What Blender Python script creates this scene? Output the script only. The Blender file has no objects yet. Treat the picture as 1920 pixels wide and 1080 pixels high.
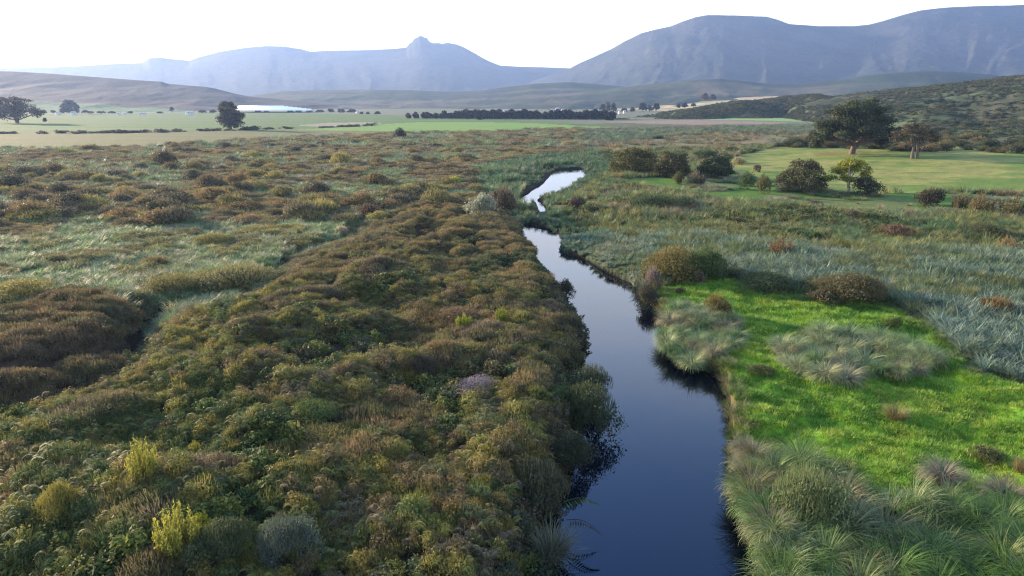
import bpy, math, random
import numpy as np
random.seed(7)
RNG = np.random.default_rng(11)
SC = bpy.context.scene
COL = SC.collection
R = math.radians

# ------------------------------------------------------------------ camera
CAM_H = 16.0
F = 1280.0                      # focal length in pixels of the 1920 px wide photograph
HORIZON = 188.0
PITCH = math.atan((540 - HORIZON) / F)
cp, sp = math.cos(PITCH), math.sin(PITCH)
cam_d = bpy.data.cameras.new("camera")
cam_d.lens = 24.0
cam_d.sensor_width = 36.0
cam_d.clip_start = 0.1
cam_d.clip_end = 60000
cam = bpy.data.objects.new("camera", cam_d)
COL.objects.link(cam)
cam.location = (0, 0, CAM_H)
cam.rotation_euler = (math.pi / 2 - PITCH, 0, 0)
SC.camera = cam

# ------------------------------------------------------------------ sky and sun
SUN_AZ, SUN_EL = R(-55), R(12)     # azimuth from +Y, negative is to the left
VEIL = (2.75, 2.8, 2.85, 1)
w = bpy.data.worlds.new("World")
SC.world = w
w.use_nodes = True
wn, wl = w.node_tree.nodes, w.node_tree.links
wn.clear()
wo = wn.new("ShaderNodeOutputWorld")
bg = wn.new("ShaderNodeBackground")
sky = wn.new("ShaderNodeTexSky")
sky.sky_type = 'NISHITA'
sky.sun_disc = False
sky.sun_elevation = SUN_EL
sky.sun_rotation = SUN_AZ
sky.air_density = 1.0
sky.dust_density = 0.8
sky.ozone_density = 2.0
bg.inputs[1].default_value = 0.15
# a bright milky veil of thin cloud, thick near the horizon and thinning upwards, with faint streaks
tc = wn.new("ShaderNodeTexCoord"); sx = wn.new("ShaderNodeSeparateXYZ"); wl.new(tc.outputs["Generated"], sx.inputs[0])
vm = wn.new("ShaderNodeMapRange"); vm.inputs[1].default_value = 0.24; vm.inputs[2].default_value = 0.52
vm.inputs[3].default_value = 0.95; vm.inputs[4].default_value = 0.04; vm.interpolation_type = 'SMOOTHSTEP'
wl.new(sx.outputs[2], vm.inputs[0])
mpw = wn.new("ShaderNodeMapping"); mpw.inputs["Scale"].default_value = (2.0, 2.0, 14.0); wl.new(tc.outputs["Generated"], mpw.inputs[0])
nz = wn.new("ShaderNodeTexNoise"); nz.inputs["Scale"].default_value = 2.5; nz.inputs["Detail"].default_value = 6; wl.new(mpw.outputs[0], nz.inputs["Vector"])
nm = wn.new("ShaderNodeMapRange"); nm.inputs[1].default_value = 0.3; nm.inputs[2].default_value = 0.7; nm.inputs[3].default_value = 0.8; nm.inputs[4].default_value = 1.15
wl.new(nz.outputs["Fac"], nm.inputs[0])
mu = wn.new("ShaderNodeMath"); mu.operation = 'MULTIPLY'; mu.use_clamp = True; wl.new(vm.outputs[0], mu.inputs[0]); wl.new(nm.outputs[0], mu.inputs[1])
mixw = wn.new("ShaderNodeMix"); mixw.data_type = 'RGBA'; mixw.inputs[7].default_value = VEIL
wl.new(mu.outputs[0], mixw.inputs[0]); wl.new(sky.outputs[0], mixw.inputs[6])
wl.new(mixw.outputs[2], bg.inputs[0])
wl.new(bg.outputs[0], wo.inputs[0])

sd_ = bpy.data.lights.new("sun", 'SUN')
sd_.energy = 5.0
sd_.angle = R(2.0)
sd_.color = (1.0, 0.76, 0.52)
sun = bpy.data.objects.new("sun", sd_)
COL.objects.link(sun)
sdir = (math.sin(SUN_AZ) * math.cos(SUN_EL), math.cos(SUN_AZ) * math.cos(SUN_EL), math.sin(SUN_EL))
from mathutils import Vector
sun.rotation_euler = Vector(sdir).to_track_quat('Z', 'Y').to_euler()

SC.view_settings.view_transform = 'Standard'
SC.view_settings.look = 'None'
SC.view_settings.exposure = 2.4
SC.view_settings.gamma = 1.0
SC.cycles.use_denoising = True
SC.cycles.denoising_prefilter = "NONE"
SC.cycles.denoising_input_passes = "RGB_ALBEDO_NORMAL"
SC.cycles.use_adaptive_sampling = False
SC.cycles.filter_width = 1.2
SC.cycles.volume_bounces = 0
SC.cycles.max_bounces = 6
SC.cycles.diffuse_bounces = 2
SC.cycles.glossy_bounces = 2
SC.cycles.transmission_bounces = 3
SC.cycles.transparent_max_bounces = 4

# ------------------------------------------------------------------ maths
def ray(x, y):
    return (x - 960.0), F * cp + (540.0 - y) * sp, -F * sp + (540.0 - y) * cp

def at(x, y, z=0.0):
    """point of the photograph -> point on the level plane z"""
    a, b, c = ray(x, y)
    t = (z - CAM_H) / c
    return a * t, b * t, z

def at_dist(x, y, d):
    a, b, c = ray(x, y)
    t = d / b
    return a * t, d, CAM_H + c * t

def topix(X, Y, Z):
    zz = Z - CAM_H
    dep = Y * cp - zz * sp
    up = Y * sp + zz * cp
    return 960 + F * X / dep, 540 - F * up / dep

def hash2(ix, iy, s):
    n = (ix.astype(np.int64) * 374761393 + iy.astype(np.int64) * 668265263 + s * 1442695041) & 0xFFFFFFFF
    n = ((n ^ (n >> 13)) * 1274126177) & 0xFFFFFFFF
    n = n ^ (n >> 16)
    return (n & 0xFFFFFF) / float(0xFFFFFF)

def vnoise(x, y, s=0):
    x = np.asarray(x, float); y = np.asarray(y, float)
    ix, iy = np.floor(x), np.floor(y)
    fx, fy = x - ix, y - iy
    fx = fx * fx * (3 - 2 * fx); fy = fy * fy * (3 - 2 * fy)
    a = hash2(ix, iy, s); b = hash2(ix + 1, iy, s); c = hash2(ix, iy + 1, s); d = hash2(ix + 1, iy + 1, s)
    return (a * (1 - fx) + b * fx) * (1 - fy) + (c * (1 - fx) + d * fx) * fy

def fbm(x, y, s=0, o=4):
    r, a, t = 0.0, 0.5, 0.0
    for k in range(o):
        r = r + a * vnoise(x * 2 ** k + 17.3 * k, y * 2 ** k - 9.1 * k, s + k)
        t += a; a *= 0.5
    return r / t

def smooth(a, b, x):
    t = np.clip((x - a) / (b - a), 0, 1)
    return t * t * (3 - 2 * t)

class Poly:
    """a patch of ground, its outline in world metres"""
    def __init__(self, pts):
        self.p = np.array(pts, float)
        self.lo, self.hi = self.p.min(0), self.p.max(0)
    def inside(self, X, Y):
        X = np.asarray(X, float); Y = np.asarray(Y, float)
        res = np.zeros(X.shape, bool)
        bb = (X >= self.lo[0]) & (X <= self.hi[0]) & (Y >= self.lo[1]) & (Y <= self.hi[1])
        x, y = X[bb], Y[bb]
        r = np.zeros(x.shape, bool)
        P = self.p
        for i in range(len(P)):
            x1, y1 = P[i]; x2, y2 = P[(i + 1) % len(P)]
            if y1 == y2: continue
            c = ((y1 > y) != (y2 > y)) & (x < (x2 - x1) * (y - y1) / (y2 - y1) + x1)
            r ^= c
        res[bb] = r
        return res
    def sd(self, X, Y):
        """signed distance, positive inside"""
        X = np.asarray(X, float); Y = np.asarray(Y, float)
        d = np.full(X.shape, 1e9)
        P = self.p
        for i in range(len(P)):
            a = P[i]; b = P[(i + 1) % len(P)]
            ab = b - a; L = max(ab @ ab, 1e-9)
            t = np.clip(((X - a[0]) * ab[0] + (Y - a[1]) * ab[1]) / L, 0, 1)
            d = np.minimum(d, np.hypot(X - a[0] - t * ab[0], Y - a[1] - t * ab[1]))
        return np.where(self.inside(X, Y), d, -d)

def P(pts, z=0.3):
    return Poly([at(x, y, z)[:2] for x, y in pts])

def linedist(pts, X, Y):
    d = np.full(np.shape(X), 1e9)
    for a, b in zip(pts[:-1], pts[1:]):
        a = np.array(a); b = np.array(b); ab = b - a; L = ab @ ab
        t = np.clip(((X - a[0]) * ab[0] + (Y - a[1]) * ab[1]) / L, 0, 1)
        d = np.minimum(d, np.hypot(X - a[0] - t * ab[0], Y - a[1] - t * ab[1]))
    return d

# ------------------------------------------------------------------ the lie of the land
WATER = -0.9
LEFT = [(972, 424), (1000, 445), (1025, 475), (1050, 505), (1066, 530), (1083, 560), (1098, 590), (1100, 620), (1092, 650),
        (1084, 675), (1092, 705), (1100, 740), (1092, 780), (1082, 820), (1070, 860), (1056, 900), (1050, 950), (1060, 1000), (1062, 1060), (1050, 1150), (1040, 1350)]
RIGHT = [(985, 421), (1020, 430), (1042, 440), (1050, 452), (1044, 468), (1060, 478), (1100, 491), (1132, 512), (1172, 528), (1203, 547),
         (1220, 572), (1234, 592), (1236, 620), (1246, 645), (1278, 668), (1312, 688), (1346, 716), (1358, 750), (1362, 800), (1364, 850), (1370, 910),
         (1384, 970), (1400, 1030), (1418, 1090), (1440, 1170), (1480, 1350)]
_sh = lambda L_: [(x - float(np.interp(y, [430, 520, 650, 900, 1000, 1100], [0, 10, 22, 48, 58, 100])), y) if (x > 950 and y > 425) else (x, y) for x, y in L_]
river_pts = [at(x, y, 1.6 if y < 560 else 0.9)[:2] for x, y in _sh(LEFT)][::-1] + [at(x, y, WATER)[:2] for x, y in RIGHT]
RIVER = Poly(river_pts)
POOL = Poly([at(x, y, 0.5 if y > 326 and x != 1100 else WATER)[:2] for x, y in
            [(970, 372), (980, 356), (1004, 342), (1022, 330), (1045, 320), (1088, 317), (1100, 327), (1062, 340), (1040, 347), (1012, 356), (990, 369), (978, 374)]])
SLIT = Poly([at(x, y, WATER)[:2] for x, y in [(1005, 376), (1012, 378), (1024, 398), (1018, 401)]])

WPIX = Poly([p for p in LEFT if p[1] < 640][::-1] + [p for p in RIGHT if p[1] < 640])
POOLPIX = Poly([(970, 372), (980, 356), (1004, 342), (1022, 330), (1045, 320), (1088, 317), (1100, 327), (1062, 340), (1040, 347), (1012, 356), (990, 369), (978, 374)])
SLITPIX = Poly([(1003, 376), (1012, 377), (1026, 399), (1016, 402)])
def hides_water(X, Y, h):
    """would a plant of height h here stand in front of open water that the photograph shows"""
    z = ground_h(X, Y) + h
    m = np.zeros(len(X), bool)
    for k, dx in ((1.25, 0), (0.9, -.5), (0.9, .5), (0.4, 0), (0, 0)):
        px, py = topix(X + dx * h, Y, z - h + h * k)
        m |= WPIX.inside(px, py) | POOLPIX.inside(px, py) | SLITPIX.inside(px, py)
    return m
FERN = P(_sh([(-700, 1000), (-200, 800), (0, 745), (60, 737), (140, 712), (200, 692), (240, 665), (262, 625), (275, 592), (330, 576), (400, 562), (470, 547),
          (520, 515), (548, 487), (600, 468), (660, 445), (700, 412), (735, 385), (780, 372), (860, 378), (900, 368), (930, 372), (955, 400), (972, 426), (1000, 447), (1025, 477), (1050, 507),
          (1066, 532), (1083, 562), (1098, 592), (1100, 622), (1092, 652), (1084, 677), (1092, 707), (1100, 742), (1092, 782), (1082, 822), (1070, 862), (1056, 902), (1050, 952),
          (1060, 1002), (1062, 1062), (1050, 1150), (1040, 1350), (-900, 1350)]), 1.4)
BROWN = P([(-400, 640), (-150, 590), (0, 575), (90, 548), (160, 540), (230, 545), (272, 560), (268, 595), (250, 640), (232, 662), (190, 682), (120, 700), (50, 722), (0, 732), (-200, 790), (-600, 900)], 1.6)
GULLY = [at(x, y, -0.5)[:2] for x, y in [(-300, 850), (-60, 770), (50, 750), (170, 712), (230, 685), (258, 650), (272, 610), (285, 580)]]
GULLY2 = [at(x, y, -0.3)[:2] for x, y in [(285, 580), (400, 556), (460, 545), (510, 512), (545, 482), (600, 462), (655, 440), (700, 405), (730, 380)]]
MEAD = P([(1236, 533), (1300, 517), (1380, 522), (1450, 545), (1540, 552), (1620, 558), (1690, 572), (1750, 612), (1800, 655), (1850, 690), (1925, 708), (2300, 800),
          (2300, 1060), (1925, 970), (1840, 952), (1740, 952), (1650, 937), (1590, 907), (1540, 874), (1470, 852), (1370, 847), (1352, 750), (1346, 718), (1312, 690), (1278, 670), (1246, 646), (1236, 620), (1234, 590)])
UPMEAD = P([(1345, 305), (1400, 288), (1455, 279), (1540, 276), (1680, 282), (1920, 287), (2300, 290), (2300, 370), (1925, 362), (1760, 356), (1640, 362), (1540, 352), (1430, 335), (1370, 322)])
STRIP = P([(1130, 338), (1250, 330), (1370, 322), (1440, 335), (1540, 352), (1640, 362), (1760, 358), (1930, 366), (2200, 372), (2200, 420), (1920, 402), (1790, 398), (1620, 396), (1480, 388), (1320, 366), (1230, 352)])
SEDGE = P([(1370, 845), (1470, 850), (1540, 872), (1590, 905), (1650, 935), (1740, 950), (1840, 950), (1925, 965), (2300, 1050), (2500, 1350), (1480, 1350), (1418, 1090), (1400, 1030), (1384, 970), (1370, 910), (1364, 850)])
PALM = P([(1150, 455), (1300, 440), (1420, 455), (1560, 478), (1700, 470), (1925, 468), (2300, 470), (2300, 850), (1925, 708), (1850, 690), (1800, 655), (1750, 612), (1690, 572), (1640, 540), (1540, 535), (1440, 540), (1380, 520), (1300, 512), (1230, 540), (1200, 545), (1130, 512), (1060, 478), (1045, 465)])
REED = P([(1048, 452), (1040, 438), (985, 420), (965, 395), (930, 372), (890, 345), (900, 325), (950, 302), (1010, 290), (1110, 282), (1150, 300), (1140, 320), (1100, 345), (1030, 385), (1100, 420), (1170, 440), (1150, 458), (1060, 478)])
LAWN_L = P([(-300, 470), (0, 448), (150, 440), (320, 418), (560, 412), (650, 418), (690, 410), (660, 440), (600, 462), (545, 480), (510, 510), (460, 540), (400, 556), (285, 578), (235, 545), (160, 538), (90, 545), (0, 570), (-300, 640)])
LAWN_M = P([(622, 352), (680, 358), (740, 368), (745, 380), (715, 392), (690, 385), (640, 372)])
KHAKI = P([(-900, 300), (-300, 288), (0, 281), (300, 276), (420, 268), (520, 260), (640, 257), (760, 251), (900, 249), (1040, 243), (1080, 240), (900, 240), (700, 244), (480, 243), (300, 247), (0, 250), (-300, 252), (-900, 256)], 0)
BRIGHT = P([(560, 243.5), (660, 237), (730, 232), (800, 228.5), (900, 229), (1000, 231), (1090, 236), (1180, 240), (1080, 242), (980, 245), (840, 246.5), (700, 246)], 0)
MAUVE = P([(555, 235), (620, 230), (690, 229), (720, 231), (660, 236), (600, 238)], 0)
FIELDS = P([(-1200, 256), (0, 250), (300, 247), (480, 243), (700, 244), (900, 240), (1060, 238), (1080, 230), (900, 222), (760, 218), (700, 214), (400, 211), (0, 214), (-1200, 216)], 0)
FARGREEN = P([(1290, 224), (1320, 216), (1400, 213), (1440, 213), (1470, 221), (1560, 226), (1500, 229), (1400, 226)], 0)
FARMAUVE = P([(1130, 228), (1290, 226), (1400, 228), (1480, 232), (1440, 237), (1300, 237), (1200, 233)], 0)
TAN = P([(1110, 276), (1200, 262), (1330, 254), (1450, 256), (1520, 262), (1480, 272), (1420, 278), (1350, 282), (1290, 276), (1200, 282), (1150, 284)])

def ground_h(X, Y):
    X = np.asarray(X, float); Y = np.asarray(Y, float)
    D = np.hypot(X, Y)
    near = smooth(500, 120, D)
    h = (fbm(X / 9.0, Y / 9.0, 3) - 0.5) * 0.9 * near
    h = h + (fbm(X / 2.2, Y / 2.2, 5, 3) - 0.5) * 0.35 * smooth(150, 50, D)
    sf = FERN.sd(X, Y)
    h = h + 1.0 * smooth(-0.6, 2.5, sf) * smooth(130, 60, D) + smooth(0, 9, sf) * ((fbm(X / 5.5, Y / 5.5, 9, 3) - 0.47) * 3.3 + (vnoise(X / 1.9, Y / 1.9, 12) - 0.5) * 0.55)
    sb = BROWN.sd(X, Y)
    h = h + 1.6 * smooth(-0.5, 3.0, sb)
    h = h - 1.9 * np.exp(-(linedist(GULLY, X, Y) / 1.1) ** 2) - 0.9 * np.exp(-(linedist(GULLY2, X, Y) / 1.2) ** 2)
    sm = np.maximum(MEAD.sd(X, Y), 0)
    flat = smooth(0, 2, sm)
    h = h * (1 - 0.75 * flat) + flat * ((fbm(X / 1.5, Y / 1.1, 21, 3) - 0.5) * 0.62 + (fbm(X / 7, Y / 5, 25, 2) - 0.5) * 0.7 + 0.05)
    h = h - 0.55 * smooth(-3, 3, REED.sd(X, Y))
    r = np.maximum(np.maximum(RIVER.sd(X, Y), POOL.sd(X, Y)), SLIT.sd(X, Y))
    bed = WATER - 1.2
    h = np.where(r > -1.2, h + (bed - h) * smooth(-0.55, 0.25, r), h)
    # the upper meadow climbs gently to the hill on the right
    h = h + smooth(90, 230, Y) * smooth(40, 140, X) * 2.0 * smooth(700, 300, D)
    return h

# ------------------------------------------------------------------ mesh helpers
def new_mesh(name, verts, quads, mats=(), attrs=None, smooth_shade=False, tris=None, fmat=None):
    verts = np.asarray(verts, np.float32)
    me = bpy.data.meshes.new(name)
    nv = len(verts)
    quads = np.asarray(quads, np.int32).reshape(-1, 4) if quads is not None and len(quads) else np.zeros((0, 4), np.int32)
    tris = np.asarray(tris, np.int32).reshape(-1, 3) if tris is not None and len(tris) else np.zeros((0, 3), np.int32)
    me.vertices.add(nv)
    me.vertices.foreach_set("co", verts.ravel())
    nq, nt = len(quads), len(tris)
    if nq + nt:
        me.loops.add(nq * 4 + nt * 3)
        me.loops.foreach_set("vertex_index", np.concatenate([quads.ravel(), tris.ravel()]).astype(np.int32))
        me.polygons.add(nq + nt)
        st = np.concatenate([np.arange(nq) * 4, nq * 4 + np.arange(nt) * 3]).astype(np.int32)
        me.polygons.foreach_set("loop_start", st)
        if smooth_shade:
            me.polygons.foreach_set("use_smooth", np.ones(nq + nt, bool))
        if fmat is not None:
            me.polygons.foreach_set("material_index", np.asarray(fmat, np.int32))
    for m in mats: me.materials.append(m)
    for k, (t, v) in (attrs or {}).items():
        a = me.attributes.new(k, t, 'POINT')
        if t == 'FLOAT': a.data.foreach_set("value", np.asarray(v, np.float32))
        elif t == 'INT': a.data.foreach_set("value", np.asarray(v, np.int32))
        elif t == 'FLOAT_VECTOR': a.data.foreach_set("vector", np.asarray(v, np.float32).ravel())
        elif t == 'FLOAT_COLOR':
            v = np.asarray(v, np.float32)
            a.data.foreach_set("color", np.concatenate([v, np.ones((nv, 1), np.float32)], 1).ravel())
    me.update(calc_edges=True)
    return me

def link(name, me, parent=None, loc=None, **props):
    o = bpy.data.objects.new(name, me)
    COL.objects.link(o)
    if parent is not None: o.parent = parent
    if loc is not None: o.location = loc
    for k, v in props.items(): o[k] = v
    return o

def tag(o, label=None, cat=None, group=None, kind=None):
    if label: o["label"] = label
    if cat: o["category"] = cat
    if group: o["group"] = group
    if kind: o["kind"] = kind
    return o

class G:
    """collects quads with a random shade per leaf"""
    def __init__(self): self.v = []; self.q = []; self.s = []; self.n = 0
    def add(self, v, q, s):
        self.v.append(np.asarray(v, float)); self.q.append(np.asarray(q, int) + self.n); self.s.append(np.asarray(s, float)); self.n += len(v)
    def get(self):
        return np.concatenate(self.v), np.concatenate(self.q), np.concatenate(self.s)

def leaves(c, nrm, size, asp=0.5, rng=RNG, shade=None):
    """leaf quads (a lozenge) at centres c facing nrm"""
    n = len(c)
    nrm = nrm / (np.linalg.norm(nrm, axis=1, keepdims=True) + 1e-9)
    t = rng.normal(size=(n, 3)); t -= nrm * (t * nrm).sum(1, keepdims=True)
    t /= np.linalg.norm(t, axis=1, keepdims=True) + 1e-9
    b = np.cross(nrm, t)
    L = (size * rng.uniform(0.6, 1.4, n))[:, None]
    W = L * asp
    v = np.stack([c - t * L * 0.5, c + b * W * 0.5, c + t * L * 0.5, c - b * W * 0.5], 1).reshape(-1, 3)
    q = np.arange(n * 4).reshape(-1, 4)
    s = rng.uniform(0, 1, n) if shade is None else shade
    return v, q, np.repeat(s, 4)

def blades(n, length, width, droop, spread, base_r, segs=4, rng=RNG, stiff=1.0):
    """grass blades curving outward and over"""
    a = rng.uniform(0, 2 * math.pi, n)
    r0 = base_r * np.sqrt(rng.uniform(0, 1, n))
    a0 = a + rng.normal(0, 0.5, n)
    L = length * rng.uniform(0.65, 1.25, n)
    lean = np.abs(rng.normal(spread, spread * 0.5, n))
    dr = droop * rng.uniform(0.5, 1.5, n)
    tt = np.linspace(0, 1, segs + 1)
    ang = lean[:, None] + dr[:, None] * tt[None, :] ** stiff
    step = L[:, None] / segs
    dh = np.sin(ang) * step; dz = np.cos(ang) * step
    h = np.concatenate([np.zeros((n, 1)), np.cumsum(dh[:, :-1], 1)], 1)
    z = np.concatenate([np.zeros((n, 1)), np.cumsum(dz[:, :-1], 1)], 1)
    cx = (r0 * np.cos(a0))[:, None] + h * np.cos(a)[:, None]
    cy = (r0 * np.sin(a0))[:, None] + h * np.sin(a)[:, None]
    W = width * (1 - 0.85 * tt[None, :] ** 1.5) * rng.uniform(0.7, 1.3, n)[:, None] * 0.5
    px, py = -np.sin(a)[:, None] * W, np.cos(a)[:, None] * W
    l = np.stack([cx - px, cy - py, z], -1); r = np.stack([cx + px, cy + py, z], -1)
    v = np.stack([l, r], 2).reshape(-1, 3)
    base = (np.arange(n) * (segs + 1) * 2)[:, None]
    k = np.arange(segs)[None, :] * 2
    q = np.stack([base + k, base + k + 1, base + k + 3, base + k + 2], -1).reshape(-1, 4)
    s = np.repeat(rng.uniform(0, 1, n), (segs + 1) * 2)
    return v, q, s

def fern(nf, L, rng, up=0.55):
    g = G()
    for i in range(nf):
        a = i * 2.4 + rng.normal(0, 0.3)
        l = L * rng.uniform(0.7, 1.15)
        n = 17
        t = np.linspace(0.15, 1, n)
        h = l * t * 0.85
        z = up * l * (2.1 * t - 1.75 * t ** 2) * rng.uniform(0.75, 1.2) + 0.05
        ca, sa = math.cos(a), math.sin(a)
        wd = 0.21 * l * np.sin(np.pi * np.clip(t * 0.9 + 0.12, 0, 1)) + 0.015
        th = 0.032 * l
        tilt = rng.normal(0, 0.15)
        for sgn in (-1, 1):
            # each pinna is a narrow blade off the midrib, swept forward and drooping
            b0 = np.stack([h * ca, h * sa, z], 1)
            d = np.stack([ca * 0.35 - sgn * sa * 0.94 + h * 0, sa * 0.35 + sgn * ca * 0.94 + h * 0, -0.30 + sgn * tilt + h * 0], 1)
            f = np.array([ca, sa, -0.2])
            tip = b0 + d * wd[:, None]
            mid = b0 + d * wd[:, None] * 0.5
            v = np.stack([b0 - f * th * 0.35, mid - f * th * 0.5, tip, mid + f * th * 0.6], 1).reshape(-1, 3)
            g.add(v, np.arange(n * 4).reshape(-1, 4), np.repeat(rng.uniform(0, 1) * 0.6 + rng.uniform(0, 0.4, n), 4))
    return g.get()

def lobes_cloud(lobes, n, size, rng, out=0.7, fill=0.35, asp=0.55):
    """leaves spread through a set of ellipsoid lobes (x,y,z,rx,ry,rz)"""
    L = np.array(lobes, float)
    vol = (L[:, 3] * L[:, 4] * L[:, 5]) ** (2 / 3)
    k = rng.choice(len(L), n, p=vol / vol.sum())
    d = rng.normal(size=(n, 3)); d /= np.linalg.norm(d, axis=1, keepdims=True)
    d[:, 2] = np.where(rng.uniform(size=n) < 0.45, np.abs(d[:, 2]), d[:, 2])
    r = 1 - fill * rng.uniform(0, 1, n) ** 1.5
    # uneven surface: the radius wobbles with direction
    wob = 1 + 0.22 * np.sin(d[:, 0] * 5 + k) * np.sin(d[:, 1] * 6 + 2 * k) + 0.12 * rng.normal(size=n)
    c = L[k, :3] + d * L[k, 3:6] * (r * wob)[:, None]
    nrm = d * out + rng.normal(size=(n, 3)) * 0.55
    nrm[:, 2] += 0.25
    m = c[:, 2] > 0.02
    c, nrm, k = c[m], nrm[m], k[m]
    sh = np.clip(rng.uniform(0, 1, len(c)) * 0.55 + rng.uniform(0, 1, len(L))[k] * 0.45, 0, 1)
    return leaves(c, nrm, size, asp, rng, sh)

def bush_geo(seed, n=420, size=0.14, h=0.75, nl=7, shoots=0):
    """unit-radius bush of irregular lobes with leafy shoots"""
    rng = np.random.default_rng(seed)
    lob = []
    for i in range(nl):
        a = rng.uniform(0, 2 * math.pi); r = rng.uniform(0.1, 0.82)
        s = rng.uniform(0.15, 0.44)
        lob.append((r * math.cos(a), r * math.sin(a), h * rng.uniform(0.2, 0.8) * (1.1 - 0.6 * r), s, s * rng.uniform(.7, 1.2), s * h * rng.uniform(0.6, 1.2)))
    lob.append((rng.uniform(-.2, .2), rng.uniform(-.2, .2), h * 0.38, 0.42, 0.42, h * 0.42))
    g = G()
    g.add(*lobes_cloud(lob, n, size, rng))
    if shoots:
        # thin sprigs standing out of the crown
        a = rng.uniform(0, 2 * math.pi, shoots); r = 0.8 * np.sqrt(rng.uniform(0, 1, shoots))
        z = h * (1.05 - 0.75 * r ** 2) * rng.uniform(0.7, 1.0, shoots)
        c = np.stack([r * np.cos(a), r * np.sin(a), z], 1)
        u = np.stack([0.35 * r * np.cos(a), 0.35 * r * np.sin(a), np.ones(shoots)], 1) + rng.normal(0, 0.18, (shoots, 3))
        u /= np.linalg.norm(u, axis=1, keepdims=True)
        side = np.cross(u, rng.normal(size=(shoots, 3))); side /= np.linalg.norm(side, axis=1, keepdims=True)
        L = size * rng.uniform(1.2, 2.6, shoots)[:, None]; W = size * 0.22
        v = np.stack([c - u * L * .5 - side * W * .5, c - u * L * .5 + side * W * .5, c + u * L * .5 + side * W * .15, c + u * L * .5 - side * W * .15], 1).reshape(-1, 3)
        g.add(v, np.arange(shoots * 4).reshape(-1, 4), np.repeat(rng.uniform(0.3, 1, shoots), 4))
    return g.get()

# ------------------------------------------------------------------ materials
def N(nt, t, **kw):
    n = nt.nodes.new(t)
    for k, v in kw.items(): setattr(n, k, v)
    return n

def leaf_material(name, source, spread=0.6, trans=0.35, rough=0.65, spec=0.12):
    """foliage: tint comes from the plant (instancer attribute or object colour), varied leaf by leaf"""
    m = bpy.data.materials.new(name); m.use_nodes = True
    nt = m.node_tree; nt.nodes.clear()
    out = N(nt, "ShaderNodeOutputMaterial")
    if source == 'inst':
        src = N(nt, "ShaderNodeAttribute", attribute_type='INSTANCER', attribute_name="tint").outputs["Color"]
    else:
        src = N(nt, "ShaderNodeObjectInfo").outputs["Color"]
    sh = N(nt, "ShaderNodeAttribute", attribute_name="shade")
    mr = N(nt, "ShaderNodeMapRange"); mr.inputs[3].default_value = 1 - spread; mr.inputs[4].default_value = 1 + spread
    nt.links.new(sh.outputs["Fac"], mr.inputs[0])
    mul = N(nt, "ShaderNodeVectorMath", operation='SCALE')
    nt.links.new(src, mul.inputs[0]); nt.links.new(mr.outputs[0], mul.inputs["Scale"])
    # the yellower leaves are the lighter ones
    hs = N(nt, "ShaderNodeHueSaturation")
    mh = N(nt, "ShaderNodeMapRange"); mh.inputs[3].default_value = 0.515; mh.inputs[4].default_value = 0.485
    nt.links.new(sh.outputs["Fac"], mh.inputs[0]); nt.links.new(mh.outputs[0], hs.inputs["Hue"])
    nt.links.new(mul.outputs[0], hs.inputs["Color"])
    pr = N(nt, "ShaderNodeBsdfPrincipled")
    pr.inputs["Roughness"].default_value = rough
    pr.inputs["Specular IOR Level"].default_value = spec
    nt.links.new(hs.outputs[0], pr.inputs["Base Color"])
    tr = N(nt, "ShaderNodeBsdfTranslucent"); nt.links.new(hs.outputs[0], tr.inputs[0])
    mx = N(nt, "ShaderNodeMixShader"); mx.inputs[0].default_value = trans
    nt.links.new(pr.outputs[0], mx.inputs[1]); nt.links.new(tr.outputs[0], mx.inputs[2])
    nt.links.new(mx.outputs[0], out.inputs[0])
    return m

def attr_material(name, noise=((0.8, 0.35), (0.08, 0.25)), rough=0.95, bump=0.0, bump_scale=1.0, spec=0.05):
    """ground: colour attribute broken up by noise in world metres"""
    m = bpy.data.materials.new(name); m.use_nodes = True
    nt = m.node_tree; nt.nodes.clear()
    out = N(nt, "ShaderNodeOutputMaterial")
    at_ = N(nt, "ShaderNodeAttribute", attribute_name="col")
    geo = N(nt, "ShaderNodeNewGeometry")
    cur = at_.outputs["Color"]
    for sc, am in noise:
        n = N(nt, "ShaderNodeTexNoise"); n.inputs["Scale"].default_value = sc; n.inputs["Detail"].default_value = 5
        n.inputs["Roughness"].default_value = 0.65
        nt.links.new(geo.outputs["Position"], n.inputs["Vector"])
        mr = N(nt, "ShaderNodeMapRange"); mr.inputs[1].default_value = 0.25; mr.inputs[2].default_value = 0.75
        mr.inputs[3].default_value = 1 - am; mr.inputs[4].default_value = 1 + am
        nt.links.new(n.outputs["Fac"], mr.inputs[0])
        s = N(nt, "ShaderNodeVectorMath", operation='SCALE')
        nt.links.new(cur, s.inputs[0]); nt.links.new(mr.outputs[0], s.inputs["Scale"])
        cur = s.outputs[0]
    pr = N(nt, "ShaderNodeBsdfPrincipled"); pr.inputs["Roughness"].default_value = rough
    pr.inputs["Specular IOR Level"].default_value = spec
    nt.links.new(cur, pr.inputs["Base Color"])
    if bump:
        n = N(nt, "ShaderNodeTexNoise"); n.inputs["Scale"].default_value = bump_scale; n.inputs["Detail"].default_value = 6
        nt.links.new(geo.outputs["Position"], n.inputs["Vector"])
        b = N(nt, "ShaderNodeBump"); b.inputs["Distance"].default_value = bump; b.inputs["Strength"].default_value = 1.0
        nt.links.new(n.outputs["Fac"], b.inputs["Height"]); nt.links.new(b.outputs[0], pr.inputs["Normal"])
    nt.links.new(pr.outputs[0], out.inputs[0])
    return m

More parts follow.
